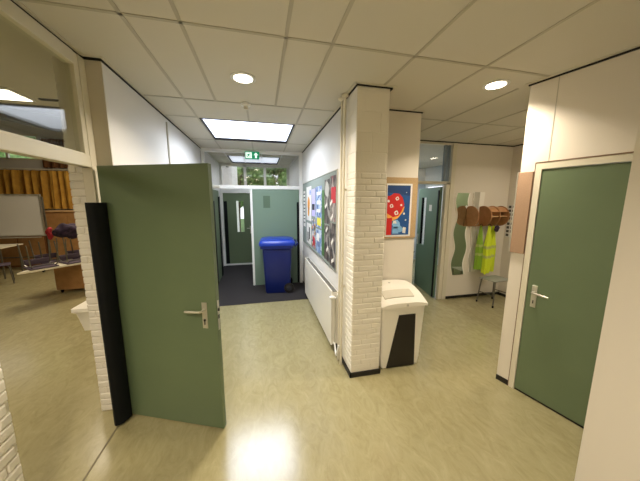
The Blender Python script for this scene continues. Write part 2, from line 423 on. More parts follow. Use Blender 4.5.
bm = B(); box(bm, -.9598, -.945, 6.36, 6.42, .9, 1.12, .003); part('door_handle', bm, M_alu, d3)
bm = B(); box(bm, -1.02, -.78, 5.385, 5.429, 2.055, 2.105, .004); tube(bm, [(-.9, 5.4, 2.055), (-.88, 5.39, 2.04), (-1.0, 5.395, 2.035)], .006, 8)
solo('door_closer', bm, M_alu, 'metal door closer on the rail above the open corridor door', 'door closer')
# exit sign
t = thing('exit_sign', 'green emergency exit sign with running figure and upward arrow', 'sign', (-.13, 5.4, 2.61))
bm = B(); box(bm, -.275, .0, 5.385, 5.425, 2.625, 2.765, .003); part('sign_body', bm, M_exitg, t)
bm = B(); prism(bm, [(0, .055), (-.045, .005), (-.018, .005), (-.018, -.05), (.018, -.05), (.018, .005), (.045, .005)], (-.065, 5.385, 2.695), (1, 0, 0), (0, 0, 1), (0, -.002, 0)); part('arrow', bm, M_exitw, t)
bm = B(); box(bm, -.262, -.145, 5.383, 5.385, 2.64, 2.75); pn = part('doorway_field', bm, M_exitw, t)
bm = B()
for poly in ([(-.005, .02), (.02, .025), (.012, -.01), (-.012, -.008)], [(.012, -.005), (.032, -.02), (.03, -.028), (.006, -.014)], [(-.012, -.004), (-.03, -.035), (-.022, -.04), (.0, -.012)],
             [(.02, .022), (.04, .01), (.037, .003), (.014, .012)], [(-.005, .02), (-.028, .012), (-.026, .004), (-.002, .01)], [(.018, .032), (.03, .03), (.033, .042), (.022, .046)]):
    prism(bm, poly, (-.21, 5.383, 2.695), (1.05, 0, 0), (0, 0, 1.05), (0, -.0015, 0))
part('running_figure', bm, M_exitg, pn)
# vestibule
wallbox('wall_vestibule_left', M_wallc, 'left wall of the entrance vestibule', (-1.2, -1.06, 5.5, 7.5, 0, H))
wallbox('wall_vestibule_right', M_wallc, 'right wall of the entrance vestibule', (.81, .98, 5.5, 7.5, 0, H))
bm = B(); box(bm, -1.06, .81, 7.4, 7.5, 2.1, 2.19); box(bm, -1.06, .81, 7.4, 7.5, 2.76, H); box(bm, -.19, .81, 7.42, 7.5, .0, 2.1)
struct('wall_vestibule_end', bm, M_white, 'white painted end framing of the vestibule', 'wall')
w = sthing('window_3', 'outside window with three panes above the entrance door', 'window', (-.12, 7.45, 2.19))
bm = B()
for q in ((-1.05, -1.0), (-.76, -.72) if False else (-.43, -.36), (.1, .17), (.74, .80)): box(bm, q[0], q[1], 7.41, 7.47, 2.19, 2.76, .002)
box(bm, -1.0, .74, 7.41, 7.47, 2.19, 2.22); box(bm, -1.0, .74, 7.41, 7.47, 2.73, 2.76)
part('window_frame', bm, M_white, w)
bm = B()
for q in ((-1.0, -.43), (-.36, .1), (.17, .74)): box(bm, q[0], q[1], 7.44, 7.445, 2.22, 2.73)
part('pane', bm, M_glass, w)
d4 = sthing('door_4', 'dark olive green entrance door with a narrow vertical window', 'door', (-.6, 7.43, 0))
bm = B(); box(bm, -1.0, -.66, 7.41, 7.45, .05, 2.02); box(bm, -.47, -.25, 7.41, 7.45, .05, 2.02); box(bm, -.66, -.47, 7.41, 7.45, .05, .95); box(bm, -.66, -.47, 7.41, 7.45, 1.81, 2.02)
part('door_leaf', bm, M_greend, d4)
bm = B(); box(bm, -.66, -.47, 7.425, 7.431, .95, 1.81); part('vision_panel', bm, M_glass, d4)
bm = B(); box(bm, -1.06, -1.0, 7.38, 7.46, .004, 2.1, .002); box(bm, -1.0, -.19, 7.38, 7.46, 2.025, 2.1, .002); box(bm, -.25, -.19, 7.40, 7.46, .004, 2.025, .002); box(bm, -1.0, -.25, 7.40, 7.46, .004, .05)
part('door_frame', bm, M_white, d4)
bm = B(); box(bm, -.985, -.90, 7.385, 7.409, .06, 1.8, .004); part('finger_guard', bm, M_black, d4)
bm = B(); box(bm, -.32, -.28, 7.398, 7.4095, .9, 1.12); tube(bm, [(-.3, 7.4, 1.05), (-.3, 7.36, 1.05), (-.4, 7.36, 1.05)], .009, 8); part('door_handle', bm, M_alu, d4)
# outside
wallbox('wall_outside_building', M_render, 'white rendered wing of the building outside the entrance window', (-3.2, -.93, 9.4, 11.5, -.1, 5.0))
bm = B(); box(bm, -12, 14, 9.2, 30, -.2, -.12); box(bm, -1.4, 7, 7.6, 9.2, -.2, -.12); struct('ground', bm, M_grass, 'lawn outside the windows', 'ground')
t = thing('outdoor_lamp', 'small black bracket lamp on the white wing outside', 'lamp', (-1.06, 9.38, 3.05))
bm = B(); box(bm, -1.12, -1.02, 9.37, 9.4, 2.98, 3.08); part('wall_plate', bm, M_black, t)
bm = B(); tube(bm, [(-1.07, 9.37, 3.03), (-1.07, 9.25, 3.05), (-1.05, 9.2, 3.0)], .012, 8); lathe(bm, [(.03, 0), (.05, -.08), (.04, -.1)], (-1.05, 9.2, 3.02), 14); part('lamp_head', bm, M_black, t)
def tree(x, y, r, hgt, lbl, n=4200, seed=1):
    rnd = random.Random(seed)
    t = thing('tree', lbl, 'tree', (x, y, -.12), group=None)
    bm = B(); tube(bm, [(0, 0, 0), (.05, 0, hgt*.4), (0, .05, hgt*.75)], .1, 8)
    for k in range(5):
        a = k*1.3; tube(bm, [(.03, 0, hgt*.45), (r*.5*math.cos(a), r*.5*math.sin(a), hgt*.75)], .035, 6)
    part('trunk', bm, M_bark, t, True, local=True)
    bm = B()
    cl = [(rnd.gauss(0, r*.42), rnd.gauss(0, r*.35), hgt*.68+rnd.gauss(0, hgt*.17), rnd.uniform(.35, .65)*r*.7) for _ in range(24)]
    for _ in range(n):
        cx, cy, cz, cr = rnd.choice(cl)
        d = Vector((rnd.gauss(0, 1), rnd.gauss(0, 1), rnd.gauss(0, 1))).normalized()
        p = Vector((cx, cy, cz))+d*cr*rnd.uniform(.75, 1.05)
        if p.z < .3: continue
        s = rnd.uniform(.06, .13)
        u = Vector((rnd.gauss(0, 1), rnd.gauss(0, 1), rnd.gauss(0, 1))).normalized(); v = u.cross(d+Vector((.01, .02, .03))).normalized()
        q = [p-u*s, p+v*s*.5, p+u*s, p-v*s*.5]
        bm.faces.new([bm.verts.new(k) for k in q])
    for cx, cy, cz, cr in cl:
        bmesh.ops.create_icosphere(bm, subdivisions=2, radius=cr*.82, matrix=Matrix.Translation((cx, cy, cz)))
    for v in bm.verts: pass
    o = part('foliage', bm, M_leaf, t, local=True)
tree(-1.2, 14.2, 1.3, 4.4, 'leafy tree outside, behind the left pane of the entrance window', seed=11)
tree(2.3, 13.4, 1.3, 4.2, 'leafy tree outside, behind the right pane of the entrance window', seed=12)
tree(.5, 17.8, 2.4, 5.6, 'taller leafy tree outside, behind the middle pane', seed=13)
tree(-8.6, 14, 2.0, 6.4, 'leafy tree outside the high classroom window', seed=14)

# ------------------------------------------------------------------ radiator and pipes
t = thing('radiator', 'white flat panel radiator below the pinboard in the corridor', 'radiator', (.80, 3.64, .08))
bm = B(); box(bm, .765, .78, 2.72, 4.57, .09, .765, .004); part('front_panel', bm, M_rad, t)
bm = B(); box(bm, .835, .85, 2.73, 4.56, .10, .755, .004); part('rear_panel', bm, M_rad, t)
bm = B()
for i in range(60):
    y = 2.745+i*(1.8/59); box(bm, .782, .833, y-.004, y+.004, .752, .764)
box(bm, .78, .784, 2.73, 4.56, .74, .762); box(bm, .831, .835, 2.73, 4.56, .74, .762)
part('top_grille', bm, M_grille, t)
parts('side_cover', bxs((.782, .833, 2.722, 2.728, .1, .75), (.782, .833, 4.562, 4.568, .1, .75)), M_rad, t)
bm = B(); tube(bm, [(.808, 2.70, .14), (.808, 2.7, .72)], .007, 8); part('side_pipe', bm, M_steel, t, True)
bm = B(); lathe(bm, [(.008, .01), (.02, .0), (.02, -.045), (.012, -.055)], (.79, 2.69, .70), 16, 'x'); part('valve_knob', bm, M_white, t, True)
parts('supply_pipe', [lambda bm: tube(bm, [(.80, 2.73, .70), (.80, 2.67, .70), (.80, 2.63, .71), (.80, 2.59, .76), (.80, 2.585, .78)], .009, 8), lambda bm: tube(bm, [(.80, 2.73, .12), (.80, 2.67, .12), (.79, 2.60, .07), (.775, 2.54, .07), (.775, 2.50, .13), (.79, 2.495, .22)], .010, 8)], M_white, t, True)
parts('bracket', bxs(*[(.8505, .8695, y-.02, y+.02, .15, .7) for y in (2.95, 4.3)]), M_steel, t)
for y, l in ((2.565, 'farther'), (2.475, 'nearer')):
    t = thing('heating_pipe', 'cream vertical heating pipe on the brick column, %s one of the pair' % l, 'pipe', (.81, y, 0), group='heating pipes beside the column')
    bm = B(); tube(bm, [(.812, y, .002), (.812, y, H-.002)], .013, 14); part('pipe', bm, M_pipe, t, True)
    bm = B(); lathe(bm, [(.014, H-.03), (.035, H-.02), (.038, H-.006), (.014, H-.006)], (.812, y, 0), 18); part('ceiling_collar', bm, M_pipe, t, True)
    parts('bracket', bxs(*[(.812, .842, y-.012, y+.012, z, z+.02) for z in (.9, 1.9)]), M_pipe, t)

# ------------------------------------------------------------------ pinboard + papers (wall X=.87)
t = thing('pinboard', 'long grey-green felt pinboard on the corridor wall above the radiator', 'pinboard', (.86, 4.07, .95))
bm = B(); box(bm, .856, .87, 2.86, 5.28, .96, 2.15, .002); part('felt_panel', bm, M_felt, t)
bm = B()
for q in ((2.85, 2.86, .95, 2.16), (5.28, 5.29, .95, 2.16)): box(bm, .853, .87, *q)
for z in (.95, 2.15): box(bm, .853, .87, 2.86, 5.28, z, z+.01)
part('frame', bm, M_alu, t)
PX = .856
def sheet(y0, y1, z0, z1, m, lbl, cat='paper', name='pinned_paper', tilt=0, k=0, parts=()):
    bm = B(); M = Matrix.Translation((PX-.0015-k*.002, (y0+y1)/2, (z0+z1)/2)) @ Matrix.Rotation(tilt, 4, 'X')
    box(bm, -.0008, .0008, -(y1-y0)/2, (y1-y0)/2, -(z1-z0)/2, (z1-z0)/2, M=M)
    o = solo(name, bm, m, lbl, cat, 'papers on the corridor pinboard')
    for nm, pm, polys in parts:
        b2 = B()
        for p in polys: prism(b2, p, (0, 0, 0), (0, 1, 0), (0, 0, 1), (-.0008, 0, 0))
        b2.transform(Matrix.Translation((PX-.0015-k*.002-.0008, (y0+y1)/2, (z0+z1)/2)) @ Matrix.Rotation(tilt, 4, 'X'))
        part(nm, b2, pm, o)
    return o
def rects(*q): return [[(a, c), (b_, c), (b_, d), (a, d)] for a, b_, c, d in q]
def blob(cy, cz, r, n=14, s=1): return [(cy+r*math.cos(2*PI*i/n)*(1+.12*math.sin(3*i*s)), cz+r*math.sin(2*PI*i/n)*(1+.12*math.cos(2*i*s))) for i in range(n)]
M_or = mat('orange_ink', '#d8913c', .6); M_bl = mat('blue_ink', '#3f6fc4', .6); M_lb = mat('light_blue_ink', '#a9c6ee', .6); M_lil = mat('lilac_paper', '#b4aed8', .7)
M_ye = mat('yellow_ink', '#d9cf4a', .6); M_ink = mat('dark_ink', '#23262e', .6); M_rd = mat('red_ink', '#b8232f', .6); M_grn = mat('green_ink', '#47703f', .6)
M_col1 = collage('dark_photo_collage', ['#332d2d', '#6b635e', '#413a39', '#9a9691', '#2f3236', '#58504f', '#7d7a76'], 11, seed=1, rot=-.9, st=3.2)
M_col2 = collage('red_brown_photo_collage', ['#3a2e2f', '#7c3f44', '#5a4b48', '#a9a29c', '#2f2b2c', '#8b8682'], 10, seed=2, rot=-.9, st=3.2)
M_bphoto = collage('blue_photo_print', ['#6f8dbb', '#a3b7d4', '#4a669c', '#c2ccd9', '#7b87ab'], 16, seed=3)
M_cphoto = collage('colour_photo_print', ['#b33a35', '#e0d9cf', '#365a92', '#d4bb4a', '#4e5a4c', '#8e9db8'], 22, seed=4)
cols_ = [M_paper]
sheet(4.98, 5.22, 1.30, 2.0, M_paper, 'tall white notice with dark lines at the far end of the pinboard', parts=[('printed_lines', M_ink, rects(*[(-.09, .09, .28-.07*i, .30-.07*i) for i in range(9)]))])
sheet(4.38, 4.86, 1.45, 2.06, M_paper, 'white sheet with an orange figure on the pinboard', parts=[('orange_figure', M_or, [blob(0, .0, .12), blob(.02, -.15, .08)]), ('blue_mark', M_bl, [blob(-.14, .2, .05)])])
sheet(4.4, 4.84, 1.02, 1.40, M_paper, 'white sheet with dark blocks below the orange figure sheet', parts=[('dark_blocks', M_ink, rects((-.12, -.02, -.1, .12), (.04, .14, -.15, .02)))])
sheet(4.06, 4.34, 1.55, 2.0, M_lil, 'lilac poster between the orange figure sheet and the blue poster', parts=[('dark_band', M_ink, rects((-.1, .1, -.12, -.02)))])
sheet(4.05, 4.34, 1.02, 1.5, M_cphoto, 'colourful photo sheet with red patches low on the pinboard', parts=[('red_patch', M_rd, rects((-.1, .04, -.2, -.06)))])
sheet(3.60, 4.02, 1.40, 2.02, M_bphoto, 'large blue poster with white lettering rows on the pinboard', parts=[('white_rows', M_paper, rects((-.15, .12, .18, .23), (-.15, .1, .04, .1), (-.12, .12, -.08, -.03)) ), ('yellow_patch', M_ye, rects((-.17, .1, -.28, -.16)))])
sheet(3.60, 4.0, 1.0, 1.37, M_bphoto, 'small blue photo sheet below the blue poster', parts=[('white_patch', M_paper, rects((-.05, .12, .0, .12)))])
sheet(3.44, 3.58, 1.02, 1.95, M_grn, 'narrow dark green strip beside the photo collage')
sheet(3.16, 3.43, 1.5, 2.08, M_col1, 'dark photo collage sheet with a pale top, left of the red collage', parts=[('pale_photo', mat('pale_grey_print', '#b9b8b2', .6), [blob(.0, .16, .1)])])
sheet(2.88, 3.14, 1.55, 2.1, M_col2, 'reddish collage sheet at the near top corner of the pinboard', parts=[('red_photo', M_rd, rects((-.12, .08, -.05, .14)))])
sheet(3.16, 3.43, 1.0, 1.48, M_col1, 'lower dark photo collage sheet above the radiator')
sheet(2.88, 3.14, .98, 1.53, M_col1, 'lower dark photo collage sheet at the near end of the pinboard')
for i, (y, z, tl) in enumerate(((3.34, 1.74, .5), (3.05, 1.6, .6), (3.3, 1.42, .6), (3.02, 1.3, .7), (3.26, 1.16, .6), (3.0, 1.06, .4), (3.08, 1.78, .5))):
    sheet(y-.055, y+.055, z-.02, z+.02, M_paper, 'small tilted white slip on the dark collage, %s' % ['at its upper left', 'right under the red photo', 'at its middle left', 'at its middle right', 'at its lower left', 'at its lower right corner', 'on the red photo'][i], tilt=-tl, k=1, name='paper_slip')

# ------------------------------------------------------------------ blue wheelie bin (side-on)
t = thing('wheelie_bin', 'blue wheeled waste bin standing on the carpet before the grey-green door', 'bin', (.30, 5.10, .004), -.06)
bm = B()
def loop(x0, x1, y0, y1, z, r, n=4):
    pts = []
    for cx, cy, a in ((x1-r, y1-r, 0), (x0+r, y1-r, PI/2), (x0+r, y0+r, PI), (x1-r, y0+r, 1.5*PI)):
        for k in range(n+1): pts.append((cx+r*math.cos(a+k*PI/2/n), cy+r*math.sin(a+k*PI/2/n), z))
    return pts
def loft(bm, loops):
    R_ = [[bm.verts.new(p) for p in l] for l in loops]; n = len(R_[0])
    for A_, C_ in zip(R_, R_[1:]):
        for k in range(n): bm.faces.new((A_[k], A_[(k+1) % n], C_[(k+1) % n], C_[k]))
    bm.faces.new(R_[0][::-1]); bm.faces.new(R_[-1])
loft(bm, [loop(-.235, .22, -.215, .215, .0, .04), loop(-.25, .235, -.23, .23, .05, .04), loop(-.285, .27, -.265, .265, .88, .05), loop(-.325, .3, -.29, .29, .90, .05), loop(-.325, .3, -.29, .29, .975, .05)])
part('body', bm, M_blue, t, True, local=True)
bm = B()
loft(bm, [loop(-.345, .34, -.3, .3, .955, .06), loop(-.35, .345, -.305, .305, 1.0, .07), loop(-.33, .32, -.28, .28, 1.045, .08), loop(-.27, .26, -.22, .22, 1.07, .1)])
part('lid', bm, M_bluel, t, True, local=True)
bm = B(); tube(bm, [(.33, -.25, .93), (.385, -.24, .985), (.385, .24, .985), (.33, .25, .93)], .016, 8); part('handle', bm, M_blue, t, True, local=True)
for s in (-1, 1):
    bm = B(); lathe(bm, [(.02, s*.215), (.095, s*.215), (.1, s*.225), (.1, s*.25), (.095, s*.26), (.02, s*.26)], (.21, 0, .1), 24, 'y'); wh = part('wheel', bm, M_blackp, t, True, local=True)
    bm = B(); lathe(bm, [(.001, s*.26), (.05, s*.26), (.045, s*.268), (.001, s*.268)], (.21, 0, .1), 18, 'y'); part('hub', bm, mat('hub_grey', '#2c2e33', .5), wh, True, local=True)

# ------------------------------------------------------------------ white paper console
t = thing('paper_bin', 'white locked paper bin with black tapered front panel beside the brick column', 'paper bin', (1.46, 2.50, 0))
bm = B()
def rl(x0, x1, y0, y1, z, r=.02): return loop(x0, x1, y0, y1, z, r, 3)
loft(bm, [rl(1.215, 1.645, 2.29, 2.68, .012), rl(1.205, 1.66, 2.285, 2.69, .1), rl(1.185, 1.70, 2.28, 2.7, .70, .03)])
part('body', bm, M_sh, t, True)
bm = B()
# lid: low dome, front edge lower than back
LZ = lambda x, y: .745 + .115*math.sin(min(1, (y-2.26)/.36)*PI/2) - .028*abs((x-1.445)/.27)**3
nx, ny = 14, 10; X0, X1, Y0, Y1 = 1.178, 1.712, 2.262, 2.705
top = [[None]*(ny+1) for _ in range(nx+1)]; bot = [[None]*(ny+1) for _ in range(nx+1)]
for i in range(nx+1):
    for j in range(ny+1):
        x = X0+(X1-X0)*i/nx; y = Y0+(Y1-Y0)*j/ny
        inslot = 1.235 < x < 1.62 and 2.33 < y < 2.47
        top[i][j] = bm.verts.new((x, y, LZ(x, y)-(.012 if inslot else 0))); bot[i][j] = bm.verts.new((x, y, .698))
for i in range(nx):
    for j in range(ny):
        bm.faces.new((top[i][j], top[i+1][j], top[i+1][j+1], top[i][j+1])); bm.faces.new((bot[i][j], bot[i][j+1], bot[i+1][j+1], bot[i+1][j]))
for i in range(nx):
    bm.faces.new((top[i][0], bot[i][0], bot[i+1][0], top[i+1][0])); bm.faces.new((top[i][ny], top[i+1][ny], bot[i+1][ny], bot[i][ny]))
for j in range(ny):
    bm.faces.new((top[0][j], top[0][j+1], bot[0][j+1], bot[0][j])); bm.faces.new((top[nx][j], bot[nx][j], bot[nx][j+1], top[nx][j+1]))
lid = part('lid', bm, M_sh, t, True)
bm = B(); nu, nv = 12, 6
G = [[[bm.verts.new((1.25+.345*i/nu, 2.345+.105*j/nv, LZ(1.25+.345*i/nu, 2.345+.105*j/nv)+dz)) for j in range(nv+1)] for i in range(nu+1)] for dz in (.0015, -.02)]
for i in range(nu):
    for j in range(nv):
        for g_ in G: bm.faces.new((g_[i][j], g_[i+1][j], g_[i+1][j+1], g_[i][j+1]))
for i in range(nu):
    for j in (0, nv): bm.faces.new((G[0][i][j], G[1][i][j], G[1][i+1][j], G[0][i+1][j]))
for j in range(nv):
    for i in (0, nu): bm.faces.new((G[0][i][j], G[0][i][j+1], G[1][i][j+1], G[1][i][j]))
part('paper_slot', bm, M_shslot, lid)
parts('lock', [lambda bm: lathe(bm, [(.001, .0), (.012, 0), (.012, .006), (.001, .006)], (1.43, 2.60, LZ(1.43, 2.60)-.001), 16), lambda bm: lathe(bm, [(.001, -.003), (.012, -.003), (.012, .003), (.001, .003)], (1.47, 2.262, .72), 14, 'y')], M_steel, lid)
bm = B(); prism(bm, [(1.265, .012), (1.60, .012), (1.575, .61), (1.385, .61)], (0, 2.2935, 0), (1, 0, 0), (0, -.021, 1), (0, -.010, 0))
part('front_panel', bm, M_blackp, t)

# ------------------------------------------------------------------ poster on cork (wall Y=2.73)
t = thing('cork_board', 'cork board behind the red tree poster', 'pinboard', (1.6, 2.72, 1.37))
bm = B(); box(bm, 1.395, 1.808, 2.715, 2.73, 1.365, 2.07, .002); part('cork_panel', bm, M_cork, t)
t = thing('poster', 'blue poster with a red tree, pinned to the cork board', 'poster', (1.575, 2.714, 1.39))
bm = B(); box(bm, 1.41, 1.735, 2.7125, 2.7145, 1.385, 2.0); part('sheet', bm, M_paper, t)
bm = B(); box(bm, 1.42, 1.712, 2.7115, 2.7125, 1.405, 1.98); part('blue_field', bm, mat('poster_blue', '#1f5694', .5, var='#1a4a86', scale=7), t)
def pp(name, m, polys, y):
    for p in polys:
        bm = B(); prism(bm, p, (0, y, 0), (1, 0, 0), (0, 0, 1), (0, -.0006, 0)); part(name, bm, m, t)
M_pr = mat('poster_red', '#c4231f', .5); M_py = mat('poster_yellow', '#e8a64b', .5); M_pl = mat('poster_light_blue', '#7db0dc', .5); M_pn = mat('poster_navy', '#163a6e', .5)
pp('navy_sky', M_pn, [[(1.42, 1.90), (1.712, 1.86), (1.712, 1.98), (1.42, 1.98)]], 2.7115)
pp('yellow_edge', M_py, [[(1.42, 1.61), (1.48, 1.565), (1.56, 1.60), (1.63, 1.68), (1.645, 1.74), (1.58, 1.70), (1.42, 1.66)]], 2.7109)
pp('red_crown', M_pr, [[(1.42, 1.66), (1.50, 1.615), (1.57, 1.63), (1.61, 1.69), (1.64, 1.76), (1.615, 1.84), (1.57, 1.885), (1.50, 1.89), (1.455, 1.86), (1.42, 1.86)]], 2.7103)
pp('red_trunk', M_pr, [[(1.42, 1.405), (1.485, 1.405), (1.49, 1.61), (1.42, 1.60)]], 2.7103)
pp('white_spot', M_paper, [blob(1.475, 1.745, .022), blob(1.54, 1.665, .026), blob(1.545, 1.83, .022), blob(1.60, 1.755, .012), blob(1.64, 1.655, .013), blob(1.66, 1.90, .006), blob(1.665, 1.58, .01), blob(1.435, 1.80, .015)], 2.7096)
pp('spot_centre', M_pr, [blob(1.475, 1.745, .010), blob(1.54, 1.665, .012), blob(1.545, 1.83, .010)], 2.7089)
pp('light_blue_figure', M_pl, [blob(1.545, 1.53, .05), blob(1.60, 1.47, .035), [(1.50, 1.42), (1.58, 1.42), (1.57, 1.50), (1.50, 1.50)]], 2.7108)
pp('white_figure', M_paper, [[(1.63, 1.43), (1.67, 1.42), (1.675, 1.49), (1.635, 1.50)], [(1.50, 1.54), (1.55, 1.54), (1.54, 1.575), (1.505, 1.575)]], 2.7100)

# ------------------------------------------------------------------ office partition and room
w = sthing('window_4', 'glazed transom above the open office door', 'window', (2.8, 3.95, 2.1))
bm = B()
box(bm, 2.3, 2.36, 3.9, 3.97, 0, H-.016); box(bm, 3.22, 3.30, 3.885, 3.97, 0, H-.016, .003); box(bm, 3.15, 3.22, 3.9, 3.97, 0, 2.125, .003)
box(bm, 2.36, 3.22, 3.9, 3.97, 2.095, 2.145, .003); box(bm, 2.36, 3.22, 3.9, 3.97, 2.75, H-.016, .003)
part('window_frame', bm, M_frame, w)
parts('mullion', bxs((3.09, 3.125, 3.91, 3.96, 2.145, 2.75), (3.16, 3.20, 3.91, 3.96, 2.145, 2.75)), mat('grey_blue_paint', '#76828a', .5), w)
bm = B(); box(bm, 2.36, 3.22, 3.933, 3.938, 2.145, 2.75); part('pane', bm, M_glass, w)
d5 = sthing('door_5', 'dark teal green office door opened inward with a narrow glass strip', 'door', (3.14, 3.975, 0))
d5.rotation_euler.z = math.atan2(.875, .18)
bm = B(); box(bm, .0, .52, -.0, .04, .012, 2.06); box(bm, .74, .90, 0, .04, .012, 2.06); box(bm, .52, .74, 0, .04, .012, .92); box(bm, .52, .74, 0, .04, 1.88, 2.06)
part('door_leaf', bm, M_teal, d5, local=True)
bm = B(); box(bm, .52, .74, .016, .022, .92, 1.88); part('vision_panel', bm, M_glass, d5, local=True)
parts('glazing_bead', bxs((.52, .53, -.002, .042, .92, 1.88), (.73, .74, -.002, .042, .92, 1.88)), M_black, d5, local=True)
bm = B(); box(bm, .28, .39, .04, .042, 1.62, 1.74); part('door_notice', bm, M_paper, d5, local=True, label='small white notice')
bm = B(); box(bm, .0, .05, .04, .055, .02, 2.0, .004); part('finger_guard', bm, M_black, d5, local=True)
bm = B(); box(bm, .82, .86, .04, .048, .9, 1.12); tube(bm, [(.84, .048, 1.03), (.84, .09, 1.03), (.73, .09, 1.03)], .009, 8); part('door_handle', bm, M_alu, d5, local=True)
M_off = mat('office_pale_blue_paint', '#aeb9bd', .7)
wallbox('wall_office_right', M_off, 'pale blue office side wall behind the teal door', (4.9, 5.0, 4.0, 5.5, 0, H), (4.9, 5.0, 5.5, 7.0, 0, .5), (4.9, 5.0, 5.5, 7.0, 2.3, H), (4.5, 4.9, 4.0, 4.1, 0, H))
wallbox('wall_office_end', M_off, 'far office wall', (2.4, 5.0, 7.0, 7.1, 0, H))
w = sthing('window_5', 'white framed window in the office side wall, seen through the strip in the teal door', 'window', (4.95, 6.25, .5))
bm = B(); box(bm, 4.92, 4.98, 5.5, 5.56, .5, 2.3); box(bm, 4.92, 4.98, 6.94, 7.0, .5, 2.3); box(bm, 4.92, 4.98, 6.2, 6.25, .5, 2.3); box(bm, 4.92, 4.98, 5.56, 6.94, .5, .56); box(bm, 4.92, 4.98, 5.56, 6.94, 2.24, 2.3); box(bm, 4.92, 4.98, 5.56, 6.94, 1.3, 1.34)
part('window_frame', bm, M_white, w)
parts('pane', bxs((4.948, 4.953, 5.56, 6.2, .56, 1.3), (4.948, 4.953, 6.25, 6.94, .56, 1.3), (4.948, 4.953, 5.56, 6.2, 1.34, 2.24), (4.948, 4.953, 6.25, 6.94, 1.34, 2.24)), M_glass, w)
def office_chair(x, y, rz, lbl):
    t = thing('office_chair', lbl, 'chair', (x, y, 0), rz, 'black office chairs')
    bm = B(); box(bm, -.23, .23, -.23, .23, .44, .51, .03); part('seat', bm, M_blackp, t, True, local=True)
    bm = B(); box(bm, -.21, .21, .2, .25, .6, 1.12, .02); part('backrest', bm, M_blackp, t, True, local=True)
    bm = B(); tube(bm, [(0, .22, .46), (0, .29, .5), (0, .26, .7)], .014, 8); part('back_support', bm, M_black, t, True, local=True)
    bm = B(); tube(bm, [(0, 0, .1), (0, 0, .45)], .025, 10); part('gas_column', bm, M_steel, t, True, local=True)
    for k in range(5):
        a = k*2*PI/5; bm = B(); tube(bm, [(0, 0, .11), (.27*math.cos(a), .27*math.sin(a), .075)], .018, 8)
        lathe(bm, [(.001, -.02), (.03, -.02), (.03, .02), (.001, .02)], (.27*math.cos(a), .27*math.sin(a), .032), 14, 'x'); part('leg', bm, M_black, t, True, local=True)
    for s in (-1, 1):
        bm = B(); tube(bm, [(s*.23, .05, .46), (s*.28, .05, .5), (s*.28, .05, .68)], .012, 8); box(bm, s*.28-.03, s*.28+.03, -.1, .14, .68, .705, .006); part('armrest', bm, M_black, t, local=True)
office_chair(3.05, 5.15, 2.2, 'black office chair just inside the office door')
office_chair(3.15, 6.1, .6, 'black office chair farther inside the office')

# ------------------------------------------------------------------ alcove objects
def wavy(side, x, amp, z0, z1, waves, ph, n=40): return [(x+amp*math.sin(ph+2*PI*waves*i/n), z0+(z1-z0)*i/n) for i in range(n+1)]
t = thing('wavy_mirror', 'tall narrow mirror with wavy edges left of the coat rack', 'mirror', (3.51, 3.89, .46))
Lf = wavy(0, 3.39, .028, .46, 1.95, 2.6, 2.4); Rt = wavy(0, 3.63, .028, .46, 1.95, 2.6, 2.4)
bm = B(); prism(bm, [(x-.012, z) for x, z in Lf]+[(x+.03, z) for x, z in Rt[::-1]], (0, 3.9, 0), (1, 0, 0), (0, 0, 1), (0, -.012, 0)); part('backing_board', bm, M_pale, t)
bm = B(); prism(bm, Lf+Rt[::-1], (0, 3.888, 0), (1, 0, 0), (0, 0, 1), (0, -.004, 0)); part('mirror_glass', bm, M_mirror, t)
bm = B(); prism(bm, [(0, -.03), (.035, .01), (.03, .03), (.012, .032), (0, .018), (-.012, .032), (-.03, .03), (-.035, .01)], (3.60, 3.883, 1.70), (1, 0, 0), (0, 0, 1), (0, -.001, 0)); solo('heart_sticker', bm, M_paper, 'small white heart sticker on the wavy mirror', 'sticker')
t = thing('wavy_board', 'narrow pale board with wavy left edge behind the coat rack', 'board', (3.84, 3.89, .5))
Lf = wavy(0, 3.74, .02, .5, 1.97, 2.6, 2.0)
bm = B(); prism(bm, Lf+[(3.96, 1.97), (3.90, .5)], (0, 3.9, 0), (1, 0, 0), (0, 0, 1), (0, -.018, 0)); part('panel', bm, M_pale, t)
bm = B(); prism(bm, [(x+.012, z) for x, z in Lf]+[(3.85, 1.97), (3.80, .5)], (0, 3.882, 0), (1, 0, 0), (0, 0, 1), (0, -.003, 0)); part('grey_facing', bm, mat('grey_green_facing', '#b3af9f', .4), t)
# coat rack
t = thing('coat_rack', 'beech plywood coat rack with round dividers on the alcove wall', 'coat rack', (3.92, 3.72, 1.53))
R0 = .18; cz = 1.545; cy = 3.79
def disc(x, full=True):
    bm = B(); a0 = math.acos(.087/R0); prism(bm, [(cy+R0*math.cos(a0+(2*PI-2*a0)*k/36), cz+R0*math.sin(a0+(2*PI-2*a0)*k/36)) for k in range(37)], (x-.008, 0, 0), (0, 1, 0), (0, 0, 1), (.016, 0, 0)); return bm
for x in (3.60, 3.87, 4.05, 4.24): part('divider', disc(x), M_ply, t, True)
bm = B(); box(bm, 3.879, 4.231, 3.64, 3.876, cz-.008, cz+.008, .002); part('shelf', bm, M_plyd, t)
bm = B()
n = 10
ptsA = [(cy+(R0-.012)*math.cos(a), cz+(R0-.012)*math.sin(a)) for a in [PI*.34+PI*.5*i/n for i in range(n+1)]]
ptsB = [(cy+(R0-.022)*math.cos(a), cz+(R0-.022)*math.sin(a)) for a in [PI*.34+PI*.5*i/n for i in range(n+1)]]
prism(bm, ptsA+ptsB[::-1], (3.88, 0, 0), (0, 1, 0), (0, 0, 1), (.355, 0, 0)); part('curved_top', bm, M_ply, t)
bm = B(); box(bm, 3.56, 4.30, 3.856, 3.877, 1.36, 1.50); part('back_rail', bm, M_ply, t)
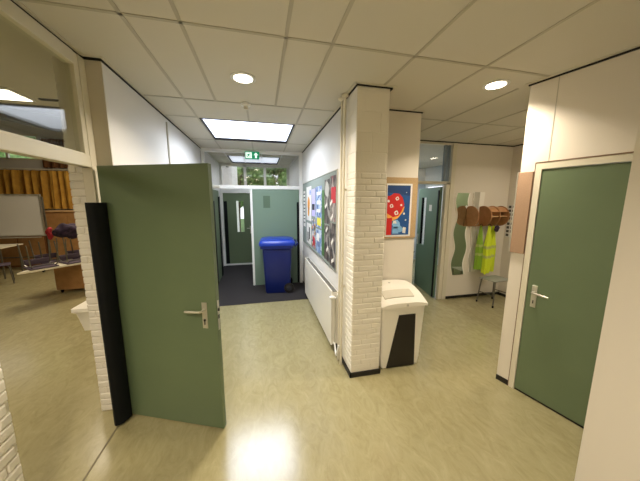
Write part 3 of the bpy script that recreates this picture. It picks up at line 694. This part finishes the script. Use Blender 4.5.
for x in (3.70, 3.76, 3.94, 3.98, 4.12, 4.17):
    bm = B(); tube(bm, [(x, 3.856, 1.40), (x, 3.80, 1.385), (x, 3.775, 1.40), (x, 3.77, 1.43)], .006, 8); part('hook', bm, M_steel, t, True)
def vest(x0, yb, ztop, wd, ln, m, lbl, seed, rot=0):
    """a limp vest: lofted, folded closed sack with tapering shoulders"""
    rnd = random.Random(seed); t = thing('safety_vest', lbl, 'safety vest', (x0, yb, ztop-ln), rot, 'safety vests on the coat rack')
    bm = B(); N = 40; loops = []; ph = rnd.uniform(0, 6)
    for i in range(19):
        f = i/18; z = ln*(1-f)
        wv = wd*(.16+.84*min(1, (f*2.2))**.8)*.5; dp = .02+.035*min(1, f*2)
        l = []
        for k in range(N):
            a = 2*PI*k/N; fold = 1+.28*min(1, f*1.6)*math.sin(5*a+ph+f*1.5)+.12*math.sin(9*a+ph*2)
            l.append((wv*math.cos(a)*(1+.08*math.sin(7*a+ph)), dp*math.sin(a)*fold, z+.012*math.sin(4*a+ph)*f+.01*math.sin(3*a)))
        loops.append(l)
    loft(bm, loops); body = part('cloth', bm, m, t, True, local=True)
    for fz in (.42, .62):
        bm = B(); loops = []
        for f in (fz, fz+.055):
            z = ln*(1-f); wv = wd*(.16+.84*min(1, (f*2.2))**.8)*.5+.002; dp = .022+.035*min(1, f*2); l = []
            for k in range(N):
                a = 2*PI*k/N; fold = 1+.28*min(1, f*1.6)*math.sin(5*a+ph+f*1.5)+.12*math.sin(9*a+ph*2)
                l.append((wv*math.cos(a)*(1+.08*math.sin(7*a+ph)), dp*math.sin(a)*fold, z+.012*math.sin(4*a+ph)*f))
            loops.append(l)
        loft(bm, loops); part('reflective_band', bm, M_tape, body, True, local=True)
    bm = B(); tube(bm, arc((0, 0, ln+.012), .022, 0, 2*PI, 14, 'yz')[:-1], .006, 6, closed=True); part('collar_loop', bm, M_blackp, t, True, local=True)
vest(3.86, 3.80, 1.37, .12, .80, M_hig, 'green-yellow safety vest, leftmost under the coat rack', 2)
vest(3.97, 3.73, 1.37, .15, .86, M_hi, 'bright yellow safety vest in the middle under the coat rack', 3, .2)
vest(4.10, 3.77, 1.37, .14, .84, M_hi, 'bright yellow safety vest, rightmost under the coat rack', 5, -.2)
bm = B(); bmesh.ops.create_icosphere(bm, subdivisions=3, radius=.05, matrix=Matrix.Translation((4.07, 3.67, 1.33)) @ Matrix.Diagonal((1, .6, 1.2, 1)))
for v in bm.verts: v.co += Vector((math.sin(v.co.z*90), math.sin(v.co.x*80), math.sin(v.co.y*95)))*.006
solo('black_bag', bm, M_bund, 'small dark pouch hanging on the yellow safety vests', 'bag', smooth=True)
# stool
def stool():
    t = thing('stool', 'low metal stool with a grey seat below the safety vests', 'stool', (4.0, 3.54, 0), .12)
    bm = B(); box(bm, -.2, .2, -.15, .15, .445, .463, .008); part('seat', bm, M_seatg, t, True, local=True)
    for sx in (-1, 1):
        for sy in (-1, 1):
            bm = B(); tube(bm, [(sx*.14, sy*.12, .444), (sx*.165, sy*.125, .42), (sx*.2, sy*.15, .012)], .011, 10); lg = part('leg', bm, M_tube, t, True, local=True)
            bm = B(); lathe(bm, [(.015, .0), (.015, .03), (.012, .034)], (sx*.201, sy*.151, 0), 12); part('rubber_foot', bm, M_black, lg, True, local=True)
    parts('stretcher', [lambda bm, q=q: tube(bm, q, .008, 8) for q in ([(-.184, -.136, .2), (-.184, .136, .2)], [(.184, -.136, .2), (.184, .136, .2)], [(-.155, 0, .434), (.155, 0, .434)], [(-.184, 0, .2), (.184, 0, .2)])], M_tube, t, True, True)
stool()
# notices on alcove side wall
bmx = None
def notice(y0, y1, z0, z1, lbl, seed):
    rnd = random.Random(seed)
    t = thing('notice_sheet', lbl, 'notice', (4.498, (y0+y1)/2, z0), group='notices on the alcove side wall')
    bm = B(); box(bm, 4.4975, 4.4995, y0, y1, z0, z1); part('sheet', bm, M_paper, t)
    bm = B(); n = 4
    for i in range(n):
        for j in range(3):
            if rnd.random() < .85:
                dy = (y1-y0)/3; dz = (z1-z0)/n
                box(bm, 4.4965, 4.4975, y0+j*dy+dy*.2, y0+(j+1)*dy-dy*.12, z0+i*dz+dz*.18, z0+(i+1)*dz-dz*.15)
    part('printed_pictures', bm, mat('grey_print', '#4a4640', .6), t)
notice(3.64, 3.87, 1.46, 1.74, 'upper white notice with rows of small dark pictures on the alcove side wall', 1)
notice(3.64, 3.87, 1.15, 1.43, 'lower white notice with rows of small dark pictures on the alcove side wall', 2)
# alcove side door (seen in the mirror)
d6 = sthing('door_6', 'green door on the alcove side wall seen in the mirror', 'door', (4.48, 2.75, 0))
bm = B(); box(bm, 4.465, 4.499, 2.30, 3.2, .012, 2.04); part('door_leaf', bm, mat('light_sage_paint', '#7b8a6c', .45), d6)
bm = B(); box(bm, 4.455, 4.499, 2.24, 2.3, .001, 2.1); box(bm, 4.455, 4.499, 3.2, 3.26, .001, 2.1); box(bm, 4.455, 4.499, 2.3, 3.2, 2.045, 2.1); part('door_frame', bm, M_frame, d6)

# ------------------------------------------------------------------ right door (angled wall frame MR)
d7 = sthing('door_7', 'closed sage green door in the right wall', 'door', C0+U*.64); d7.rotation_euler.z = math.atan2(U.y, U.x)
def rbox(bm, *a, bev=0): box(bm, *a, bev=bev, M=MR)
bm = B(); rbox(bm, .165, 1.09, -.03, .004, .02, 2.065, bev=.002); part('door_leaf', bm, M_green, d7)
bm = B(); rbox(bm, .118, .163, -.11, .012, .002, 2.12); rbox(bm, 1.092, 1.14, -.11, .012, .002, 2.12); rbox(bm, .163, 1.092, -.11, .012, 2.07, 2.12)
part('door_frame', bm, M_frame, d7)
bm = B(); rbox(bm, .113, .1175, -.02, .014, .002, 2.13); rbox(bm, .113, 1.14, -.02, .014, 2.121, 2.13); part('frame_joint', bm, mat('brown_joint', '#7a6048', .6), d7)
bm = B(); rbox(bm, .165, 1.09, -.02, 0, .002, .018); part('bottom_gap', bm, M_dark, d7)
bm = B(); rbox(bm, .205, .245, .004, .012, .86, 1.06, bev=.002); hd = part('door_handle', bm, M_alu, d7)
bm = B(); tube(bm, [MR @ Vector(q) for q in ((.225, .01, 1.0), (.225, .045, 1.0), (.24, .056, 1.0), (.345, .056, .993))], .009, 12); part('lever', bm, M_alu, hd, True)
bm = B(); rbox(bm, .221, .229, .012, .0135, .895, .925); part('keyhole', bm, M_dark, hd)
t = thing('pinboard', 'brown hessian pinboard strip left of the green door on the right wall', 'pinboard', MR @ Vector((.05, .01, 1.33))); t.rotation_euler.z = math.atan2(U.y, U.x)
bm = B(); rbox(bm, -.004, .108, .0005, .018, 1.325, 2.055, bev=.002); part('hessian_panel', bm, M_pink, t)
bm = B(); rbox(bm, -.014, -.0045, .0005, .02, 1.32, 2.06); part('edge_profile', bm, M_alu, t)

# ------------------------------------------------------------------ ceiling fittings
def downlight(x, y, lbl, m=M_down, r=.088):
    t = thing('ceiling_downlight', lbl, 'ceiling lamp', (x, y, H), group='round recessed ceiling lamps')
    bm = B(); lathe(bm, [(r, -.001), (r+.012, -.001), (r+.014, -.006), (r, -.008)], (x, y, H), 40); part('trim_ring', bm, M_white, t, True)
    bm = B(); lathe(bm, [(.001, -.002), (r-.001, -.002), (r-.001, -.006), (r*.6, -.012), (.001, -.014)], (x, y, H), 36); part('diffuser', bm, m, t, True)
downlight(-.11, 2.36, 'lit round ceiling lamp before the corridor, nearest the skylight')
downlight(2.02, 1.98, 'lit round ceiling lamp above the right side of the hall')
downlight(-.5, -.3, 'added round fill lamp behind the viewer')  # unseen lamp added behind the camera to fill the open green door
downlight(-.7, -1.8, 'added round fill lamp behind the viewer, farther back')  # another unseen lamp added farther back as fill
downlight(3.95, 2.5, 'added hidden fill lamp in the alcove behind the right wall')  # added out of view to brighten the alcove
downlight(2.98, 5.4, 'small lit ceiling lamp in the office above the teal door', M_cool, .07)
downlight(3.0, 6.6, 'farther lit ceiling lamp in the office', M_cool, .07)
t = thing('smoke_detector', 'small white smoke detector on the ceiling before the skylight', 'smoke detector', (-.12, 2.93, H))
bm = B(); lathe(bm, [(.05, -.005), (.052, -.015), (.04, -.028), (.02, -.03)], (-.12, 2.93, H), 28); part('base', bm, M_white, t, True)
bm = B(); lathe(bm, [(.018, -.03), (.024, -.05), (.02, -.06), (.006, -.062)], (-.12, 2.93, H), 20); part('sensor_head', bm, M_frame, t, True)

# ------------------------------------------------------------------ classroom
bm = B(); box(bm, -9.5, -1.39, -3, 3.42, H, H+.08); box(bm, -9.5, -1.39, 3.42, 3.5, H, 4.7); box(bm, -9.5, -1.39, 3.5, 9.1, 4.6, 4.7)
struct('ceiling_classroom', bm, M_tile, 'low and raised classroom ceiling behind the glass', 'ceiling')
bm = B(); box(bm, -9.6, -9.5, -3, 9.1, 0, 4.6); box(bm, -9.5, -1.39, -3.1, -3, 0, H)
struct('wall_classroom_left', bm, M_wall, 'far side walls of the classroom', 'wall')
M_clb = mat('classroom_pale_paint', '#cfcdca', .7)
bm = B(); box(bm, -9.5, -1.39, 9.0, 9.1, 0, 2.92); box(bm, -9.5, -1.39, 9.0, 9.1, 3.62, 4.6); box(bm, -6.0, -1.39, 9.0, 9.1, 2.92, 3.62); box(bm, -9.5, -9.2, 9.0, 9.1, 2.92, 3.62)
struct('wall_classroom_end', bm, M_clb, 'pale far wall of the classroom under the high window', 'wall')
w = sthing('window_6', 'high strip window in the far classroom wall', 'window', (-7.6, 9.05, 2.92))
bm = B()
for x in (-9.2, -8.4, -7.6, -6.8, -6.05): box(bm, x, x+.05, 9.02, 9.08, 2.92, 3.62)
box(bm, -9.15, -6.05, 9.02, 9.08, 2.92, 2.97); box(bm, -9.15, -6.05, 9.02, 9.08, 3.57, 3.62)
part('window_frame', bm, M_frame, w)
bm = B()
for x in (-9.15, -8.35, -7.55, -6.75): box(bm, x, x+.7, 9.045, 9.05, 2.97, 3.57)
part('pane', bm, M_glass, w)
bm = B(); prism(bm, [(-9.4, 4.6), (-9.4, 4.45), (-5.2, 3.66), (-2.0, 3.3), (-2.0, 3.5), (-5.0, 3.95)], (0, 8.98, 0), (1, 0, 0), (0, 0, 1), (0, -.6, 0)); struct('trim_7', bm, mat('grey_soffit', '#8e8f8e', .8), 'grey sloping soffit above the high classroom window', 'trim')
t = thing('ceiling_light_panel', 'long lit ceiling light panel seen through the glass above the classroom opening', 'ceiling lamp', (-3.1, 3.2, H))
bm = B(); box(bm, -3.6, -2.18, 3.03, 3.33, H-.02, H-.001, .002); part('frame', bm, M_white, t)
parts('diffuser', bxs((-3.58, -2.2, 3.05, 3.17, H-.026, H-.02), (-3.58, -2.2, 3.19, 3.31, H-.026, H-.02)), M_fluo, t)
t = thing('ceiling_light_panel', 'added unseen light panel in the near part of the classroom', 'ceiling lamp', (-3.0, .6, H))  # unseen panel added to brighten the brick reveal and classroom floor
bm = B(); box(bm, -3.7, -2.3, .45, .75, H-.02, H-.001, .002); part('frame', bm, M_white, t)
parts('diffuser', bxs((-3.68, -2.32, .47, .59, H-.026, H-.02), (-3.68, -2.32, .61, .73, H-.026, H-.02)), M_fluo, t)
bm = B(); box(bm, -2.12, -1.75, 3.26, 3.30, H-.012, H-.001); solo('ceiling_slot', bm, M_gap, 'narrow dark vent slot in the classroom ceiling beside the light panel', 'recess')  # plain black strip drawing a dark line on the ceiling
# curtains
def curtain(xa, xb, z0, z1, y, m, lbl, seed, waves, grp=None):
    rnd = random.Random(seed); bm = B(); n = int(waves*10); fr = []; bk = []
    for i in range(n+1):
        f = i/n; x = xa+(xb-xa)*f; a = 2*PI*waves*f
        dy = .10*math.sin(a+.9*math.sin(a*.37))+.03*math.sin(a*2.3); fr.append((x, dy))
    rows = [z0, z0+(z1-z0)*.5, z1-.1, z1]; V = []
    for off in (0, .006):
        V.append([[bm.verts.new((x+(.0 if r == 3 else .01*math.sin(x*9+r)), y+dy*(1.15-.2*r)+off, z)) for x, dy in fr] for r, z in enumerate(rows)])
    for s in (0, 1):
        for r in range(3):
            for i in range(n):
                bm.faces.new((V[s][r][i], V[s][r][i+1], V[s][r+1][i+1], V[s][r+1][i]))
    for i in range(n):
        for r in (0, 3): bm.faces.new((V[0][r][i], V[0][r][i+1], V[1][r][i+1], V[1][r][i]))
    for i in (0, n):
        for r in range(3): bm.faces.new((V[0][r][i], V[0][r+1][i], V[1][r+1][i], V[1][r][i]))
    solo('curtain', bm, m, lbl, 'curtain', 'classroom curtains', True)
curtain(-8.9, -6.05, .9, 2.63, 8.84, M_curt, 'ochre pleated curtain behind the whiteboard', 1, 14)
curtain(-6.03, -4.9, 1.57, 2.63, 8.84, M_curt, 'ochre pleated curtain beside the whiteboard above the wooden cupboard', 2, 6)
curtain(-5.9, -5.1, 2.72, 3.5, 8.9, M_curd, 'brown short curtain beside the high classroom window', 3, 5)
bm = B(); tube(bm, [(-8.95, 8.85, 2.66), (-4.8, 8.85, 2.66)], .018, 8); solo('curtain_rail', bm, M_frame, 'pale curtain rail on the far classroom wall', 'curtain rail')
# wooden cupboards
t = thing('cupboard', 'tall wooden cupboard below the curtain in the classroom', 'cupboard', (-5.2, 8.5, 0))
bm = B(); box(bm, -5.72, -4.7, 8.40, 8.74, .0, 1.5, .003); part('body', bm, M_wood, t)
for a in (-5.70, -5.2):
    bm = B(); box(bm, a, a+.48, 8.385, 8.399, .06, 1.42, .002); dd = part('door', bm, M_wood, t)
    bm = B(); tube(bm, [(a+.42, 8.384, .9), (a+.42, 8.365, .91), (a+.42, 8.365, 1.0), (a+.42, 8.384, 1.01)], .006, 6); part('handle', bm, M_steel, dd)
bm = B(); box(bm, -5.74, -4.68, 8.38, 8.74, 1.5, 1.53, .003); part('top', bm, M_plyd, t)
t = thing('low_cupboard', 'low dark wooden cupboard behind the whiteboard stand', 'cupboard', (-7, 8.6, 0))
bm = B(); box(bm, -8.9, -5.8, 8.45, 8.75, 0, .86, .003); part('body', bm, M_woodd, t)
for i in range(5):
    bm = B(); box(bm, -8.86+i*.61, -8.86+i*.61+.58, 8.436, 8.449, .05, .82, .002); part('door', bm, M_wood, t)
# whiteboard
t = thing('whiteboard', 'white mobile whiteboard standing before the ochre curtain', 'whiteboard', (-6.4, 8.0, 0))
bm = B(); box(bm, -7.3, -5.5, 7.99, 8.01, .93, 1.93); part('board', bm, M_wb, t)
bm = B(); box(bm, -7.33, -7.3, 7.98, 8.02, .9, 1.96); box(bm, -5.5, -5.47, 7.98, 8.02, .9, 1.96); box(bm, -7.3, -5.5, 7.98, 8.02, 1.93, 1.96); box(bm, -7.3, -5.5, 7.98, 8.02, .9, .93); part('frame', bm, M_alu, t)
bm = B(); box(bm, -7.2, -5.55, 7.90, 7.98, .86, .88); part('pen_tray', bm, M_alu, t)
bm = B()
for x in (-7.36, -5.44): tube(bm, [(x, 8.0, .05), (x, 8.0, 1.9)], .02, 8)
tube(bm, [(-7.36, 8, .35), (-5.44, 8, .35)], .016, 8)
part('stand', bm, M_tube, t, True)
for x in (-7.36, -5.44):
    bm = B(); tube(bm, [(x, 7.68, .06), (x, 8.28, .06)], .02, 8); ft = part('foot', bm, M_tube, t, True)
    for y in (7.7, 8.26):
        bm = B(); lathe(bm, [(.001, -.012), (.03, -.012), (.03, .012), (.001, .012)], (x, y, .031), 14, 'x'); part('castor', bm, M_black, ft)
# tables
def table(lx, ly, h, loc, rz, lbl, xs=None, poly=None):
    t = thing('school_table', lbl, 'table', loc, rz, 'classroom tables')
    bm = B(); prism(bm, poly or [(0, 0), (lx, 0), (lx, ly), (0, ly)], (0, 0, h-.025), (1, 0, 0), (0, 1, 0), (0, 0, .025)); part('tabletop', bm, M_top, t, local=True)
    for x in (xs or (.06, lx-.06)):
        for y in (.06, ly-.06):
            bm = B(); tube(bm, [(x, y, 0.001), (x, y, h-.026)], .016, 10); part('leg', bm, M_tube, t, True, local=True)
    bm = B()
    for y in (.06, ly-.06): tube(bm, [(.06 if not xs else lx-.3, y, h-.045), (lx-.06, y, h-.045)], .012, 8)
    part('underframe', bm, M_tube, t, True, local=True)
rzt = math.atan2(.65, .53)
table(1.6, .62, .63, (-3.88, 4.98, 0), rzt, 'classroom table with upturned chairs on its pale top', (1.15,), [(0, 0), (1.6, 0), (1.08, .62), (.55, .62)])
table(1.3, .65, .74, (-7.05, 7.0, 0), .10, 'pale classroom table at the left edge, near the whiteboard')
# wooden drawer unit
t = thing('drawer_unit', 'wooden drawer unit on castors beyond the table with upturned chairs', 'cabinet', (-3.6, 6.05, 0), .02)
bm = B(); box(bm, -.36, .36, -.22, .24, .06, .604, .003); part('body', bm, M_wood, t, local=True)
parts('handle', bxs((.2, .34, -.232, -.22, .36, .38), (.2, .34, -.232, -.22, .26, .28)), M_dark, t, local=True)
for sx in (-1, 1):
    for sy in (-1, 1):
        bm = B(); lathe(bm, [(.001, -.012), (.028, -.012), (.028, .012), (.001, .012)], (sx*.3, sy*.17, .029), 14, 'x'); part('castor', bm, M_black, t, local=True)
# school chairs
def school_chair(lbl, up=True):
    t = thing('school_chair', lbl, 'chair', (0, 0, 0), 0, 'classroom chairs')
    F = (lambda z: .44-z) if not up else (lambda z: z)
    def tr(bm):
        if not up:
            for v in bm.verts: v.co.z = .44-v.co.z
        return bm
    bm = B(); box(bm, -.18, .18, -.17, .17, .415, .435, .008); part('seat', tr(bm), M_purp, t, True, local=True)
    bm = B(); box(bm, -.17, .17, .172, .190, .56 if up else .30, .70 if up else .40, .006); part('backrest', tr(bm), M_purp, t, True, local=True)
    for sx in (-1, 1):
        for sy in (-1, 1):
            bm = B(); tube(bm, [(sx*.14, sy*.12, .414), (sx*.165, sy*.15, .38), (sx*.19, sy*.18, .012)], .010, 8); part('leg', tr(bm), M_tube, t, True, local=True)
    bm = B(); tube(bm, [(-.17, 0, .405), (.17, 0, .405)], .008, 8)
    if up:
        for sx in (-1, 1): tube(bm, [(sx*.15, .14, .41), (sx*.16, .19, .46), (sx*.155, .196, .66)], .009, 8)
    part('back_frame', tr(bm), M_tube, t, True, local=True)
    return t
u = Vector((math.cos(rzt), math.sin(rzt), 0)); v = Vector((-u.y, u.x, 0)); T0 = Vector((-3.88, 4.98, .6305))
c0 = school_chair('upturned chair on the table, nearest the front corner', up=False)
sp = [(.34, .19), (.80, .19), (1.26, .19), (.60, .62), (1.06, .62)]
lb = ['upturned chair on the table, nearest the front corner', 'upturned chair on the table, second along its front edge', 'upturned chair on the table, far end of its front edge',
      'upturned chair on the table, rear left of the group', 'upturned chair on the table, rear right of the group']
for i, (a, b_) in enumerate(sp):
    p = T0+u*a+v*b_; r = rzt+(0, .04, -.04, .05, -.03)[i]
    if i == 0: c0.location = p; c0.rotation_euler.z = r
    else: dup(c0, p, r, lb[i])
c1 = school_chair('chair standing upright before the whiteboard at the left edge'); c1.location = (-5.55, 6.75, 0); c1.rotation_euler.z = 2.2
p = T0+u*1.0+v*.5
bm = B(); bmesh.ops.create_icosphere(bm, subdivisions=4, radius=.2, matrix=Matrix.Translation((p.x-.17, p.y+.05, 1.195)) @ Matrix.Diagonal((1.15, .9, .75, 1)))
for w_ in bm.verts: w_.co += Vector((math.sin(w_.co.z*31), math.sin(w_.co.x*27), math.sin(w_.co.y*33+w_.co.x*19)))*.02
solo('cloth_bundle', bm, M_bund, 'dark purple bundle lying on the upturned chair legs', 'bag', smooth=True)
bm = B(); bmesh.ops.create_icosphere(bm, subdivisions=3, radius=.1, matrix=Matrix.Translation((p.x-.47, p.y+.02, 1.16)) @ Matrix.Diagonal((.5, .6, 1.3, 1)))
for w_ in bm.verts: w_.co += Vector((math.sin(w_.co.z*41), math.sin(w_.co.x*47), math.sin(w_.co.y*43)))*.012
solo('red_scarf', bm, M_red, 'red cloth beside the dark purple bundle', 'cloth', smooth=True)
# white box on the classroom side of the brick jamb
t = thing('wall_box', 'white bin-like holder fixed low to the brick jamb inside the classroom', 'wall box', (-1.48, 2.75, .62))
bm = B(); loft(bm, [loop(-1.50, -1.40, 2.42, 2.62, .70, .015, 3), loop(-1.53, -1.40, 2.40, 2.64, .86, .015, 3), loop(-1.55, -1.40, 2.38, 2.66, .88, .015, 3), loop(-1.55, -1.40, 2.38, 2.66, .91, .015, 3)])
part('body', bm, M_sh, t, True)
bm = B(); lathe(bm, [(.02, 0), (.022, .1), (.02, .11)], (-1.44, 2.5, .60), 14); part('spout', bm, M_steel, t, True)

# ------------------------------------------------------------------ lights
def area(name, loc, size, power, colr, rot=(0, 0, 0), shape='DISK', spread=PI, sy=None):
    l = bpy.data.lights.new(name, 'AREA'); l.energy = power; l.color = colr; l.shape = shape; l.size = size
    if sy: l.size_y = sy
    l.spread = spread
    o = bpy.data.objects.new(name, l); col.objects.link(o); o.location = loc; o.rotation_euler = rot; return o
warm = (1, .87, .70); SP = 2.5
area('lamp_hall_front', (-.11, 2.36, H-.02), .16, 31, warm, spread=SP)
area('lamp_hall_right', (2.02, 1.98, H-.02), .16, 20, warm, spread=2.15)
area('fill_hall_back', (-.5, -.3, H-.02), .16, 52, warm, spread=2.6)  # added fill from behind the camera
area('fill_hall_back_left', (-.7, -1.8, H-.02), .16, 16, warm, spread=2.6)  # added fill, farther behind the camera
area('fill_alcove', (3.95, 2.5, H-.02), .16, 17, warm, spread=2.7)  # added fill for the alcove, source kept out of view
area('skylight_glow', (-.115, 4.1, H-.01), 1.1, 44, (.86, .92, 1), shape='RECTANGLE', sy=1.05, spread=2.8)
area('skylight_glow_vestibule', (-.115, 6.7, H-.01), 1.1, 7, (.86, .92, 1), shape='RECTANGLE', sy=1.0, spread=2.4)
area('lamp_office_a', (2.98, 5.4, H-.02), .14, 20, (.85, .93, 1)); area('lamp_office_b', (3.0, 6.6, H-.02), .14, 20, (.85, .93, 1))
area('lamp_classroom', (-2.9, 3.18, H-.03), 1.35, 30, (1, .84, .62), shape='RECTANGLE', sy=.25, spread=2.6)
area('fill_classroom_near', (-3.0, .6, H-.03), 1.35, 45, (1, .86, .66), shape='RECTANGLE', sy=.25, spread=2.8)  # added fill from the unseen near panel
area('fill_classroom_far', (-3.4, 6.9, 4.55), 1.6, 90, (1, .86, .66), shape='RECTANGLE', sy=1.2, spread=2.3)  # added fill without a fixture, rakes the curtains and lifts the whiteboard
# sky
wd = bpy.data.worlds.new('overcast_sky'); sc.world = wd; wd.use_nodes = True; nt = wd.node_tree
bg = nt.nodes['Background']; st = nt.nodes.new('ShaderNodeTexSky'); st.sky_type = 'HOSEK_WILKIE'; st.turbidity = 8; st.sun_direction = (-.3, -.5, .8)
mx = nt.nodes.new('ShaderNodeMix'); mx.data_type = 'RGBA'; mx.inputs[0].default_value = .6; mx.inputs[7].default_value = (1, 1.02, 1.08, 1)
nt.links.new(st.outputs[0], mx.inputs[6]); nt.links.new(mx.outputs[2], bg.inputs['Color']); bg.inputs['Strength'].default_value = 2.6

# ------------------------------------------------------------------ camera
cam = bpy.data.cameras.new('camera'); co = bpy.data.objects.new('camera', cam); col.objects.link(co)
f, yaw, pit, roll, h = 254.176, .2269, .1509, .0029, 1.7893
cam.sensor_width = 36; cam.lens = f/640*36; cam.clip_start = .05; cam.sensor_fit = 'HORIZONTAL'
d = Vector((math.sin(yaw)*math.cos(pit), math.cos(yaw)*math.cos(pit), -math.sin(pit))); r = Vector((math.cos(yaw), -math.sin(yaw), 0)); up = r.cross(d)
r2 = math.cos(roll)*r+math.sin(roll)*up; u2 = -math.sin(roll)*r+math.cos(roll)*up
co.matrix_world = Matrix(((r2.x, u2.x, -d.x, 0), (r2.y, u2.y, -d.y, 0), (r2.z, u2.z, -d.z, h), (0, 0, 0, 1)))
sc.camera = co
sc.view_settings.view_transform = 'Standard'; sc.view_settings.look = 'None'; sc.view_settings.gamma = 1; sc.view_settings.exposure = 0
sc.view_settings.use_curve_mapping = False
